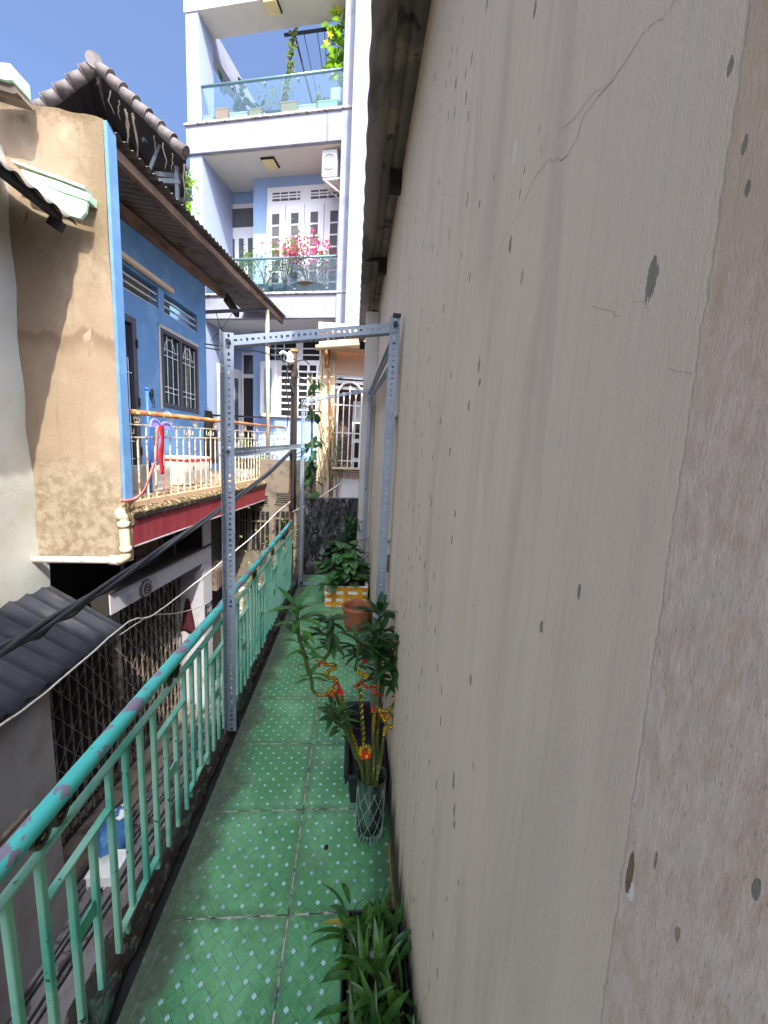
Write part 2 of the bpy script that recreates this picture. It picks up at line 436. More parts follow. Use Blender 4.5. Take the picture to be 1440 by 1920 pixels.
MT['teal2'] = basic('teal_bar_paint', lin(142,196,170), .6, .18, 6, c2=lin(84,176,150), s2=4, thr=.56, soft=.12, c3=lin(50,54,44), s3=36, thr3=.66, streak=(lin(96,128,104), 30, .6), bump=.2, bs=60)
MT['scroll'] = basic('grimy_scroll_paint', lin(84,98,82), .75, .3, 12, c2=lin(58,52,44), s2=14, thr=.5, bump=.4)
MT['angle'] = basic('grey_angle_iron', lin(146,156,170), .42, .12, 6, c2=lin(124,134,146), s2=3, thr=.55, soft=.15, c3=lin(150,160,172), s3=50, thr3=.66, metal=.25, bump=.08)
MT['bolt'] = basic('black_bolt', (.02,.02,.022), .5)

# ================================================================== OUR SIDE
XW = .225; GZ = -3.2                       # wall face, alley level
# floor
f = MB(); f.grid(lambda u, v: V((-.6+u*(XW+.6-.001), -2.5+v*7.35, 0)), 2, 20, sm=False)
tag(f.build('walkway', MT['tile'], fixn=False), kind='structure')
s = MB(); s.box(-.75, XW-.003, -2.5, 4.85, -.17, -.045)
tag(s.build('walkway_slab', MT['mould'], bevel=.01), kind='structure')

def rough(mb_fn, name, mat, par, kind=None): pass
# gutter groove + ledge the railing stands on
g = MB(); g.grid(lambda u, v: V((-.642+u*.043, -2.5+v*7.35, -.032+.006*math.sin(v*211)+(.03 if u > .99 else 0)*0)), 3, 160, sm=True)
tag(g.build('gutter', MT['groove'], fixn=False), kind='structure')
g = MB()
def ledge(u, v):
    y = -2.5+v*7.35
    px = [(-.642, -.036), (-.640, -.006), (-.664, .004), (-.70, .002), (-.735, -.004), (-.752, -.02), (-.753, -.17)][round(u*6)]
    k = .006*math.sin(y*37+px[0]*90)+.005*math.sin(y*83+1.3)+R.uniform(-.004, .004)
    return V((px[0]+k*.8, y, px[1]+(k if u < .8 else 0)))
g.grid(ledge, 6, 300)
tag(g.build('ledge', MT['ledge'], fixn=False), kind='structure')
# floor grime lip along the tiles
# house
H = thing('plastered_house', 'grey plastered house wall with stained streaks, pits and an overhanging eave along the walkway', 'house', (0,0,0))
w = MB()
y0, y1, z0, z1 = 2.075, 2.36, .975, 1.83
ZT = 3.36; YE = 4.86
def wq(a, b, c, d):
    w.quad((XW,a,c),(XW,b,c),(XW,b,d),(XW,a,d))
wq(-6, y0, GZ, ZT); wq(y0, y1, GZ, z0); wq(y0, y1, z1, ZT); wq(y1, YE, GZ, ZT)
D = .13
w.quad((XW,y0,z0),(XW+D,y0,z0),(XW+D,y0,z1),(XW,y0,z1)); w.quad((XW,y1,z0),(XW+D,y1,z0),(XW+D,y1,z1),(XW,y1,z1))
w.quad((XW,y0,z0),(XW,y1,z0),(XW+D,y1,z0),(XW+D,y0,z0)); w.quad((XW,y0,z1),(XW,y1,z1),(XW+D,y1,z1),(XW+D,y0,z1))
w.quad((XW,YE,GZ),(6,YE,GZ),(6,YE,5.3),(XW,YE,ZT)); w.quad((XW,-6,GZ),(6,-6,GZ),(6,-6,5.3),(XW,-6,ZT))
MT['crackm'] = basic('crack_line', lin(158,145,130), .95)  # cracks drawn as thin darker strips on the wall face
def crack(pts, wd):
    P = [V((XW-.0004, y, z)) for y, z in pts]; Q = []
    for a, b in zip(P[:-1], P[1:]):
        for k in range(4): Q.append(a.lerp(b, k/4)+V((0, R.uniform(-.002,.002), R.uniform(-.0015,.0015))))
    Q.append(P[-1])
    for i in range(len(Q)-1):
        d = (Q[i+1]-Q[i]).normalized(); n_ = V((0, -d.z, d.y))*wd*(.4+.6*math.sin(pi*(i+1)/len(Q)))*R.uniform(.5,1.2)
        w.quad(Q[i]-n_, Q[i+1]-n_, Q[i+1]+n_, Q[i]+n_, 1)
crack([(.305,1.966),(.336,1.964),(.352,1.975),(.373,1.974),(.394,1.973),(.441,1.981),(.447,1.966),(.47,1.961),(.515,1.988),(.547,1.994),(.581,1.986),(.589,1.97),(.629,1.978),(.644,1.97),(.687,1.959),(.759,1.974),(.889,2.0)], .00045)
crack([(.394,1.973),(.43,1.99),(.47,1.995),(.50,2.01)], .0003); crack([(.323,1.756),(.306,1.747),(.299,1.74)], .00025); crack([(.381,1.772),(.346,1.754),(.334,1.747)], .0003); crack([(.274,1.691),(.251,1.684)], .0002)
crack([(1.1,2.3),(1.2,2.36),(1.24,2.42),(1.35,2.44),(1.45,2.52)], .0007)
w.build('wall', [MT['wall'], MT['crackm']], H, fixn=False)
MT['winwood'] = basic('brown_window_wood', lin(120,92,66), .6, .2, 8)
w = MB(); w.box(XW+D-.005, XW+D+.02, y0-.02, y1+.02, z0-.02, z1+.02)
win = w.build('window', MT['winwood'], H)
w = MB(); w.box(XW-.012, XW+D-.007, y0-.005, y1+.004, z0-.018, z0+.006)
w.build('sill', MT['eave'], win)
MT['steel'] = basic('bare_steel', lin(168,166,160), .35, .1, 10, metal=.7)
w = MB(); w.tube([(XW+.02, y1-.012, z0+.11), (XW+.035, y1-.05, z0+.015)], .006, 6, 0); w.blob((XW+.045, y1-.008, z0+.15), .008, 6, 1, 0)
w.box(XW+.008, XW+.05, y1-.016, y1-.002, z0+.085, z0+.1, 1)
w.build('latch', [MT['steel'], MT['bolt']], win)
# pillar at the far end
w = MB(); w.box(.075, XW-.002, 4.55, 4.845, -.0, 3.18)
MT['pillar'] = basic('grey_render', lin(184,176,166), .85, .12, 5, streak=(lin(110,104,96), 16, .56), bump=.3)
w.build('pillar', MT['pillar'], H, bevel=.006)
# eave: concrete soffit, sheet edge, brackets, roof
w = MB()
def soff(u, v):
    y = -6+v*11.4
    xs = [(XW+.001, 3.352), (.20, 3.345), (.165, 3.35), (.1642, 3.357), (.162, 3.349), (.105, 3.352), (.10, 3.36)]
    a = xs[round(u*6)]
    return V((a[0], y, a[1]+R.uniform(-.0015, .0015)))
w.grid(soff, 6, 120)
w.build('soffit', MT['eave'], H, fixn=False)
w = MB()
def sheet(u, v):
    y = -6+v*12.3
    t = u
    prof = [(.118, 3.372), (.10, 3.352), (.085, 3.335), (.06, 3.318), (.035, 3.308), (.015, 3.302), (.0, 3.296), (-.003, 3.31), (.0, 3.335), (.3, 3.42), (1.5, 3.80), (6, 5.25)]
    a = prof[round(u*11)]
    k = math.sin(y*2*pi/.21)*.006 if u > .4 else 0
    return V((a[0]-(k*.6 if u < .8 else 0), y, a[1]+k))
w.grid(sheet, 11, 300)
w.build('roof', MT['eave_metal'], H, fixn=False)
for (yy, big) in ((2.62, 0), (3.73, 1), (5.0, 0), (5.75, 0)):
    w = MB(); w.box(.15, XW, yy, yy+.07, 3.24, 3.352, 0)
    if big: w.tube([(.03, yy-.02, 3.318), (XW, yy-.02, 3.335)], .016, 8)
    w.build('bracket', MT['soot'], H, bevel=.004)
w = MB(); w.box(.015, .1, 6.2, 6.27, 3.2, 3.3); w.build('bracket', MT['dark'], H)

# mouldy end wall of the walkway
ew = MB()
def ewg(u, v): return V((-.60+u*.84, 4.85+.006*math.sin(u*19+v*7)+R.uniform(-.003,.003), v*1.0+(u*.03 if v > .9 else 0)))
ew.grid(ewg, 24, 24); ew.quad((-.6,4.85,1.0),(.24,4.85,1.03),(.24,5.0,1.03),(-.6,5.0,1.0)); ew.quad((-.6,4.85,-.1),(-.6,5.0,-.1),(-.6,5.0,1.0),(-.6,4.85,1.0))
ew.box(-.6, .24, 4.87, 5.0, GZ, .985)
tag(ew.build('end_wall', MT['mould'], fixn=False), 'black mouldy low concrete wall closing off the far end of the walkway', 'wall')

# ------------------------------------------------------------------ teal railing
RX = -.683
RL = thing('teal_railing', 'turquoise painted metal railing with peeling handrail along the green tiled walkway', 'railing', (RX, 0, 0))
w = MB()
ys = [-1.0+i*.1 for i in range(32)]
w.tube([(RX+.004*math.sin(y*3), y, .752+.003*math.sin(y*2.2)) for y in ys if y < 2.06] + [(RX, 2.075, .752)], .0235, 20)
w.build('handrail', MT['teal'], RL)
w = MB(); w.tube([(RX-.002, y, .757+.012*(y-2.1)) for y in (2.02, 2.3, 2.8, 3.4, 4.0, 4.40)], .021, 18)
w.tube([(RX-.002, 3.3, .772), (RX-.002, 3.42, .7735)], .0235, 18)
w.build('handrail', MT['teal'], RL)
UPZ = .665; 
w = MB(); w.bar((RX, -1.0, UPZ), (RX, 4.42, UPZ+.012), .024, .010); w.build('top_bar', MT['teal2'], RL, bevel=.0015)
BW = .017
def bal(y, za, zb, j=True):
    w = MB(); dx = R.uniform(-.003, .003); dy = R.uniform(-.003, .003)
    w.bar((RX+dx, y+dy, za), (RX+R.uniform(-.002,.002), y, zb), BW, BW, up=(1,0,0))
    w.build('baluster', MT['teal2'], RL, bevel=.002, segs=1)
SP = .0833; Y0 = 1.047
MIDZ, BOTZ = .535, .06
k0, k1 = -14, 40
for k in range(k0, k1+1):
    y = Y0+k*SP; ph = k % 6
    top = UPZ-.004; bot = -.01
    if ph == 0:  # full
        bal(y, bot if True else 0, top)
    elif ph in (1, 2): bal(y, BOTZ, top)
    elif ph == 3: bal(y, bot, top)
    else: bal(y, -.012, MIDZ)
    if ph == 0:
        w = MB(); w.bar((RX, y+BW/2, BOTZ), (RX, y+3*SP-BW/2, BOTZ), .022, .009); w.build('short_bar', MT['teal2'], RL, bevel=.0015)
        # pair at the floor
        w = MB(); w.bar((RX, y+.6*SP, 0), (RX, y+.6*SP, BOTZ), .012, .012, up=(1,0,0)); w.build('foot', MT['teal2'], RL)
    if ph == 3:
        w = MB(); w.bar((RX, y+BW/2, MIDZ), (RX, y+3*SP-BW/2, MIDZ), .022, .009); w.build('short_bar', MT['teal2'], RL, bevel=.0015)
        w = MB(); w.bar((RX, y+1.0*SP+BW/2, .30), (RX, y+2*SP-BW/2, .30), .006, .05); w.build('plate', MT['teal2'], RL)
def scroll(y, k=1.0):
    w = MB(); c = V((RX, y, .702))
    for sgn in (-1, 1):
        pts = [c+V((0, sgn*(.03+.024*k*math.cos(t)*(1-t/16)), .024*math.sin(t)*(1-t/16))) for t in [i*.35 for i in range(26)]]
        for a, b in zip(pts[:-1], pts[1:]): w.bar(a, b+(b-a)*.15, .018, .005, up=(1,0,0))
    w.build('scroll', MT['scroll'], RL)
for y in (-.42, .21, .84, 1.46, 2.20, 2.72, 3.34, 3.92): scroll(y)

# ------------------------------------------------------------------ slotted angle frame
def slot_strip(mb, p, d, wv, L, width, pitch=.0285, phase=0, first=.012):
    p = V(p); d = V(d).normalized(); wv = V(wv).normalized(); wv = (wv-d*wv.dot(d)).normalized()
    n = max(1, int(round(L/pitch))); pt = L/n
    for i in range(n):
        a = i*pt; c = (i+.5)*pt
        kind = (i+phase) % 3
        rd, rw = ((.0085, .0052), (.0052, .0052), (.0052, .0085))[kind]
        cor = [(a,0),(a+pt,0),(a+pt,width),(a,width)]
        vs = [p+d*x+wv*y for x, y in cor]
        cy = width*.5
        hol = []
        for sx, sy in ((-1,-1),(1,-1),(1,1),(-1,1)):
            q = [(sx*rd, sy*rw*.45), (sx*rd*.55, sy*rw)]
            if sx*sy < 0: q = q[::-1]
            hol += q
        # order starts at corner 0: (-rd,-rw*.45),(-rd*.55,-rw) ...
        vs += [p+d*(c+x)+wv*(cy+y) for x, y in hol]
        fs = []
        for s_ in range(4):
            e = (s_+1) % 4
            fs.append((s_, e, 4+2*e, 4+2*s_+1))
            fs.append((s_, 4+2*s_+1, 4+2*s_))
        mb.add(vs, fs)
def angle(name, p, d, L, w1, w2, width=.036, par=None, phase=0, ext=1):
    mb = MB(); slot_strip(mb, p, d, w1, L, width, phase=phase); slot_strip(mb, p, d, w2, L, width, phase=phase+1)
    o = mb.build(name, MT['angle'], par, fixn=False, solid=.0022); return o
FR = thing('angle_iron_frame', 'grey slotted angle iron frame of four posts and beams standing over the walkway', 'metal frame', (-.62, 2.03, 0))
UPV = V((0,0,1))
angle('post', (-.661, 2.03, -.005), UPV, 2.168, (1,0,0), (0,-1,0), .050, FR)
angle('post', (.203, 2.03, 0), UPV, 2.30, (-1,0,0), (0,1,0), .050, FR, 1)
angle('post', (-.605, 4.47, 0), UPV, 2.165, (1,0,0), (0,-1,0), .036, FR)
angle('post', (.168, 4.50, 0), UPV, 2.33, (-1,0,0), (0,-1,0), .036, FR, 2)
angle('beam', (-.612, 2.026, 2.104), V((.80, 0, .122)), .815, (0,0,1), (0,1,0), .046, FR)
angle('beam', (-.60, 4.466, 2.125), V((.77, .03, .185)), .79, (0,0,1), (0,-1,0), .036, FR, 1)
angle('beam', (-.625, 2.03, 1.565), V((.02, 2.44, .07)), 2.44, (0,0,1), (1,0,0), .04, FR)
angle('beam', (.196, 2.05, 2.19), V((-.03, 2.42, .08)), 2.42, (0,0,1), (-1,0,0), .04, FR, 1)
angle('beam', (.19, 2.05, 2.07), V((-.03, 2.42, .12)), 2.42, (0,0,1), (-1,0,0), .034, FR, 2)
angle('beam', (-.60, 4.44, .012), V((.78, .0, .0)), .78, (0,0,1), (0,1,0), .036, FR, 2)
for (x, y, z, r) in ((-.636, 2.024, 2.12, .012), (.180, 2.022, 2.262, .013), (-.59, 4.46, 2.15, .008), (-.64, 2.022, 1.585, .008), (.15, 4.46, 1.20, .010), (.15, 4.46, 2.31, .009), (-.56, 4.40, .05, .02)):
    w = MB(); w.tube([(x, y+.004, z), (x, y-.012, z)], r, 6, sm=False); w.build('bolt', MT['bolt'], FR)
w = MB(); w.box(.165, .205, 2.015, 2.05, 2.298, 2.312); w.build('end_cap', MT['bolt'], FR)

# ------------------------------------------------------------------ pots, plants
MT['leaf_bamboo'] = leafmat('bamboo_leaf', lin(28,60,30), lin(54,90,44), trans=.22)
MT['leaf_light'] = leafmat('young_bamboo_leaf', lin(54,100,48), lin(88,134,62), trans=.3)
MT['stalk'] = basic('bamboo_stalk', lin(66,80,34), .45, .25, 30, c2=lin(52,66,24), s2=12, bump=.1)
MT['gold'] = basic('gold_ribbon', lin(214,172,40), .25, .2, 30, metal=.75, bump=.1)
MT['redrib'] = basic('red_ribbon', lin(196,36,34), .45, .2, 20)
MT['blackplastic'] = basic('black_plastic', (.014,.014,.016), .42, .3, 8, c2=(.05,.048,.042), s2=12, thr=.62, bump=.05)
MT['terra'] = basic('terracotta', lin(150,88,58), .82, .2, 8, c2=lin(110,70,52), s2=5, thr=.56, soft=.1, c3=lin(176,120,90), s3=30, thr3=.64, bump=.3, bs=60)
MT['soil'] = basic('soil', lin(52,40,30), .95, .4, 30, bump=1.0, bs=60, bd=.01)
MT['foam'] = basic('white_foam', lin(226,226,220), .7, .05, 10, c2=lin(190,186,172), s2=4, thr=.62, soft=.1)
MT['tape'] = basic('yellow_tape', lin(212,150,40), .35, .12, 14, c2=lin(186,118,30), s2=9, thr=.56)
MT['vase'] = glassmat('cut_glass', (.88,.93,.89), .035, .04)
MT['vasecut'] = glassmat('cut_glass_facet', (.80,.88,.84), .22, .12, (.7,.78,.74), .3)
MT['roots'] = basic('bamboo_roots', lin(60,50,30), .8, .35, 40, bump=.6)
MT['water'] = glassmat('murky_water', (.55,.56,.40), .04, .05)

# glass vase
VC = V((.128, 1.40, .003))
vz = thing('glass_vase', 'tall cut glass vase with lucky bamboo stalks standing on the green tiles against the wall', 'vase', VC)
w = MB(); w.lathe(VC, [(.02,.012),(.050,.012),(.0565,.03),(.0585,.1),(.0585,.25),(.061,.285),(.0625,.292),(.060,.292),(.055,.25),(.055,.1),(.050,.03),(.0,.026)], 32)
w.build('glass_body', MT['vase'], vz)
w = MB()
for k in range(9):
    for sg in (-1, 1):
        pts = [VC+V((.0592*math.cos(k*2*pi/9+sg*t*1.5), .0592*math.sin(k*2*pi/9+sg*t*1.5), .05+t*.20)) for t in [i/14 for i in range(15)]]
        w.tube(pts, .0011, 4)
for k in range(24):
    a = k*2*pi/24
    w.tube([VC+V((.0592*math.cos(a), .0592*math.sin(a), .014)), VC+V((.0592*math.cos(a+.12), .0592*math.sin(a+.12), .05))], .0018, 4)
w.build('cut_pattern', MT['vasecut'], vz)
w = MB()
for i in range(330):
    a = R.uniform(0, 2*pi); r = .048*math.sqrt(R.random()); p = VC+V((r*math.cos(a), r*math.sin(a), .03+R.random()**1.6*.19))
    pts = [p]
    for j in range(4): pts.append(pts[-1]+V((R.uniform(-.012,.012), R.uniform(-.012,.012), R.uniform(-.01,.012))))
    pts = [VC+V((min(.05, (q-VC).xy.length)*((q-VC).x/max(1e-4,(q-VC).xy.length)), min(.05, (q-VC).xy.length)*((q-VC).y/max(1e-4,(q-VC).xy.length)), max(.03, (q-VC).z))) for q in pts]
    w.tube(pts, .0016, 4)
w.build('roots', MT['roots'], vz)
w = MB(); w.lathe(VC, [(.0,.031),(.047,.031),(.0535,.05),(.0540,.1),(.0540,.205),(0,.205)], 28); w.build('water', MT['water'], vz)

def smooth(P, k=4):
    P = [V(p) for p in P]; out = []
    for i in range(len(P)-1):
        a, b, c, d = P[max(i-1,0)], P[i], P[i+1], P[min(i+2, len(P)-1)]
        for j in range(k):
            t = j/k
            out.append(.5*((2*b)+(c-a)*t+(2*a-5*b+4*c-d)*t*t+(3*b-3*c+d-a)*t**3))
    return out+[P[-1]]
def bow(mb, p, s=.022):
    p = V(p)
    for k in range(4):
        a = R.uniform(0, 2*pi); d = V((math.cos(a), -abs(math.sin(a))*.6-.3, R.uniform(-.9, .5))).normalized()
        sd = d.cross(V((0,1,.3))).normalized()*s*.36
        mb.add([p-sd*.4, p+sd*.4, p+d*s*1.5+sd, p+d*s*1.1, p+d*s*1.5-sd], [(0,1,2,3),(0,3,4)], 0)
    mb.blob(p, s*.22, 6)
bam_group = 'lucky bamboo stalks in the glass vase'
def bamboo(label, path, Y, leafpts, gold=(), bows=(), rl=.0074, lite=False, wraps=()):
    """path: sight points of the stalk at depth Y (or (x,y,Y))"""
    def w3(p): return PY(p[0], p[1], p[2] if len(p) > 2 else Y)
    P = [w3(p) for p in path]
    base = VC+V((R.uniform(-.03,.03), R.uniform(-.025,.025), .04))
    t = thing('lucky_bamboo', label, 'plant', base, bam_group)
    S = smooth([base, VC+V((max(-.038,min(.038,(P[0]-VC).x*.6)), max(-.03,min(.038,(P[0]-VC).y*.35)), .285))]+P, 6)
    w = MB(); w.tube(S, rl, 8)
    for i in range(0, len(S)-1, 5): w.tube([S[i]-(S[i+1]-S[i]).normalized()*.0012, S[i]+(S[i+1]-S[i]).normalized()*.0012], rl*1.12, 8)
    w.build('stalk', MT['stalk'], t)
    # gold wire ribbon wound round the stalk
    for (a, b, step) in gold:
        w = MB(); n = len(S)-1; i0, i1 = int(a*n), int(b*n)
        pts = []
        ph = 0
        for i in range(i0, i1):
            for j in range(6):
                q = S[i].lerp(S[i+1], j/6); d = (S[i+1]-S[i]).normalized(); x = d.orthogonal().normalized(); y = d.cross(x)
                ph += (S[i+1]-S[i]).length/6/step*2*pi
                pts.append(q+(x*math.cos(ph)+y*math.sin(ph))*(rl*1.12))
        if len(pts) > 2: w.tube(pts, .0023, 5)
        w.build('gold_ribbon', MT['gold'], t)
    for bp in bows:
        w = MB(); bow(w, w3(bp)); w.build('red_bow', MT['redrib'], t, fixn=False)
    w = MB(); lt = MB()
    for (lx, ly, n, L, spread) in leafpts:
        c = PY(lx, ly, Y if len(path[-1]) < 3 else path[-1][2])
        for i in range(int(n*2.2)):
            a = 2*pi*i/n*1.0+R.uniform(-.5,.5)+n; e = R.uniform(.1, 1.15)*(1-.25*spread)
            d = V((math.cos(a)*math.cos(e), math.sin(a)*math.cos(e)*.85, math.sin(e)))
            (lt if lite else w).leaf(c+V((0,0,R.uniform(-.035,.03))), d, L*1.22*R.uniform(.6,1.15), L*1.22*.205, R.uniform(.3, 1.3), n=6)
    (lt if lite else w).build('leaves', MT['leaf_light' if lite else 'leaf_bamboo'], t, fixn=False)
    return t
bamboo('lucky bamboo stalk bent far left over the tiles with the palest leaves', [(664,1413),(655,1375),(640,1331),(624,1291),(613,1302),(596,1302),(586,1293),(584,1275),(576,1247),(566,1212),(560,1191),(557,1152)], 1.50,
       [(557,1150,7,.115,.3),(562,1195,4,.10,1),(580,1225,4,.09,1),(582,1262,4,.08,1)], gold=((.36,.56,.010),), bows=((622,1298),(636,1291)), lite=True)
bamboo('lucky bamboo stalk with a gold zigzag twist and two leafy shoots left of the centre', [(668,1400),(655,1365),(645,1325),(637,1292),(628,1272),(614,1270),(615,1258),(628,1253),(626,1246),(611,1246),(606,1236),(614,1229),(620,1215),(622,1190),(623,1164)], 1.55,
       [(620,1168,6,.10,.4),(623,1200,5,.095,1),(601,1190,4,.085,.6)], gold=((.05,.32,.016),(.36,.78,.009)), bows=((602,1240),(632,1277),(634,1290)))
bamboo('slim straight lucky bamboo stalk in the middle with a wide red bow', [(682,1393),(679,1350),(676,1305),(673,1282),(684,1273),(688,1266),(676,1264),(666,1254),(669,1240),(673,1205)], 1.58,
       [(672,1212,6,.09,.4),(670,1235,4,.07,1)], gold=((.1,.52,.030),(.56,.8,.011)), bows=((672,1280),(682,1283)))
bamboo('thick lucky bamboo stalk wound with gold behind the straight one', [(700,1369),(702,1335),(704,1290),(706,1255),(704,1225),(706,1190)], 1.62,
       [(707,1225,6,.12,.3),(704,1195,5,.10,.6),(712,1215,4,.11,.6)], gold=((.1,.62,.014),), bows=((702,1288),(697,1325),(690,1236)), rl=.0088)
bamboo('lucky bamboo stalk by the wall coiled into two shining gold loops', [(718,1391),(722,1368),(724,1360),(733,1364),(739,1355),(735,1341),(727,1340),(722,1352),(716,1342),(709,1328),(712,1331),(724,1333),(738,1322),(744,1305),(737,1292),(737,1275),(742,1245),(747,1205)], 1.55,
       [(746,1210,7,.115,.3),(743,1245,5,.10,1),(735,1262,6,.10,1),(738,1280,4,.08,1)], gold=((.14,.36,.010),(.42,.72,.010)), bows=((723,1338),(742,1306)))
bamboo('tall lucky bamboo stalk at the back reaching highest beside the wall', [(708,1380),(712,1320),(714,1260),(713,1200),(712,1150)], 1.72,
       [(712,1152,6,.13,.2),(714,1185,6,.12,.9),(714,1225,7,.12,1),(716,1262,6,.10,1)], gold=((.1,.5,.02),), bows=((712,1298),))
bamboo('short lucky bamboo shoot drooping low on the left side of the vase', [(666,1412),(658,1391),(646,1368),(632,1350),(625,1335)], 1.42,
       [(625,1336,7,.085,.8),(634,1352,4,.085,1),(641,1365,3,.06,1)], bows=())
bamboo('lucky bamboo stalk coiled into a gold ring round a red bow low at the front', [(690,1432),(688,1420),(693,1409),(689,1401),(682,1400),(676,1406),(677,1415),(684,1419),(691,1415)], 1.37,
       [], gold=((.3,1.0,.008),), bows=((685,1409),))

# black planter behind the vase
pb = thing('planter', 'empty black plastic planter box behind the glass vase', 'planter', (.12, 1.8, 0))
def trough(mb, x0, x1, y0, y1, z0, z1, tp=.02, t=.008, rim=.012, mi=0):
    o = [(x0+tp,y0+tp,z0),(x1-tp,y0+tp,z0),(x1-tp,y1-tp,z0),(x0+tp,y1-tp,z0)]; T = [(x0,y0,z1),(x1,y0,z1),(x1,y1,z1),(x0,y1,z1)]
    Ti = [(x0+t,y0+t,z1),(x1-t,y0+t,z1),(x1-t,y1-t,z1),(x0+t,y1-t,z1)]; oi = [(x0+tp+t,y0+tp+t,z0+.02),(x1-tp-t,y0+tp+t,z0+.02),(x1-tp-t,y1-tp-t,z0+.02),(x0+tp+t,y1-tp-t,z0+.02)]
    mb.add(o+T+Ti+oi, [(0,1,2,3)]+[(i,(i+1)%4,4+(i+1)%4,4+i) for i in range(4)]+[(4+i,4+(i+1)%4,8+(i+1)%4,8+i) for i in range(4)]+[(8+i,8+(i+1)%4,12+(i+1)%4,12+i) for i in range(4)]+[(12,13,14,15)], mi)
w = MB(); trough(w, .028, .215, 1.53, 2.04, 0, .165); w.build('box', MT['blackplastic'], pb, bevel=.004)
w = MB(); w.box(.018, .030, 1.55, 1.60, .10, .135); w.bar((.02,1.53,.16),(.02,2.04,.16),.016,.02); w.bar((.223,1.53,.16),(.223,2.04,.16),.008,.02); w.bar((.028,2.045,.16),(.215,2.045,.16),.016,.02); w.bar((.028,1.525,.16),(.215,1.525,.16),.016,.02)
w.build('rim', MT['blackplastic'], pb, bevel=.004)

# terracotta pot
pt = thing('clay_pot', 'empty round terracotta pot on the green tiles in front of the yellow box', 'pot', (.085, 3.34, .002))
w = MB(); w.lathe((.085,3.34,.002), [(.088,0),(.103,.02),(.118,.09),(.122,.14),(.128,.175),(.136,.19),(.140,.205),(.139,.222),(.131,.229),(.120,.222),(.113,.19),(.108,.12),(.09,.09),(0,.085)], 40)
for zz in (.06, .085, .11): w.lathe((.085,3.34,.002), [(.11+zz*.06,zz-.003),(.1135+zz*.06,zz),(.11+zz*.06,zz+.003)], 40)
w.build('body', MT['terra'], pt)
w = MB(); w.lathe((.085,3.34,.002), [(.098,.088),(.05,.098),(0,.1)], 20); w.build('soil', MT['soil'], pt)

# foam box with yellow tape, big-leaved plant
fb = thing('foam_box', 'white foam box strapped with yellow tape holding a broad leaved plant', 'box', (-.02, 3.98, 0))
w = MB(); trough(w, -.25, .205, 3.80, 4.20, 0, .235, .012, .03); w.build('box', MT['foam'], fb, bevel=.008)
w = MB()
for z in (.045, .125, .205): w.box(-.246+(.235-z)*.05, .201-(.235-z)*.05, 3.796+(.235-z)*.045, 3.80+(.235-z)*.05, z-.021, z+.021)
for x in (-.15, -.03, .12): w.box(x-.024, x+.024, 3.793+.0, 3.797, .004, .233)
for z in (.045, .17): w.box(-.254+(.235-z)*.05, -.249+(.235-z)*.05, 3.81, 4.19, z-.028, z+.028)
w.build('tape', MT['tape'], fb)
w = MB(); w.grid(lambda u, v: V((-.22+u*.39, 3.835+v*.33, .215+R.uniform(-.01,.012))), 10, 10); w.build('soil', MT['soil'], fb, fixn=False)
def broadleafmat():
    n = NT('broad_leaf'); 
    a = n.new('ShaderNodeAttribute', attribute_name='lu').outputs['Fac']; b = n.new('ShaderNodeAttribute', attribute_name='lv').outputs['Fac']
    # veins fan forward from the midrib
    ab = n.math('ABSOLUTE', n.math('SUBTRACT', b, .5))
    w = n.math('SINE', n.math('MULTIPLY', n.math('SUBTRACT', a, n.math('MULTIPLY', ab, .9)), 44))
    ve = n.math('MAXIMUM', n.step(w, .5, 1.0), n.step(ab, .05, .01))
    o = n.obj(); f = n.noise(o, 6, 3)
    col = n.mix(n.step(f, .35, .65), lin(42,82,44), lin(80,126,62))
    col = n.mix(n.math('MULTIPLY', ve, .65), col, lin(24,56,32))
    return n.done(col, .32, 0, n.bump(n.math('SUBTRACT', 1, ve), .4, .004), .5)
MT['broad'] = broadleafmat()
def broadleaf(mb, p, d, L, Wd, droop, luv):
    p = V(p); d = V(d).normalized(); sd = d.cross(V((0,0,1))).normalized()
    nu, nv = 7, 6; q = p.copy(); dd = d.copy(); vs = []
    prof = [.25, .78, .98, 1.0, .88, .66, .36, .02]
    for i in range(nu+1):
        nm = sd.cross(dd).normalized()
        for j in range(nv+1):
            t = j/nv*2-1
            vs.append(q+sd*(t*Wd/2*prof[i])+nm*(abs(t)*Wd*.10-.05*Wd*t*t)); luv.append((i/nu, j/nv))
        dd = (dd-V((0,0,1))*droop/nu).normalized(); q = q+dd*L/nu
    mb.add(vs, [(i*(nv+1)+j, (i+1)*(nv+1)+j, (i+1)*(nv+1)+j+1, i*(nv+1)+j+1) for i in range(nu) for j in range(nv)], 0, True)
lp = thing('broadleaf_plant', 'bushy plant with broad ribbed dark green leaves growing in the yellow taped foam box', 'plant', (-.02, 4.02, .22))
w = MB(); luv = []; st = MB()
for i in range(190):
    a = R.uniform(0, 2*pi); ee = math.acos(R.uniform(0, 1)); rr = R.uniform(.72, 1.0)
    c = V((-.06+.285*math.sin(ee)*math.cos(a)*rr, 3.98+.25*math.sin(ee)*math.sin(a)*rr, .24+.46*math.cos(ee)*rr+.05*math.sin(a*3)))
    if c.x > .17: c.x = .17-R.random()*.05
    d = V((math.cos(a), math.sin(a), R.uniform(-.15,.5)))
    L = R.uniform(.09, .14)
    broadleaf(w, c-d.normalized()*L*.4, d, L, L*R.uniform(.7,.9), R.uniform(.2,1.8), luv)
    if i % 3 == 0: st.tube(smooth([(-.03+R.uniform(-.08,.08), 3.98+R.uniform(-.08,.08), .22), c*.6+V((-.03,3.98,.4))*.4, c], 3), .004, 5)
lo = w.build('leaves', MT['broad'], lp, fixn=False)
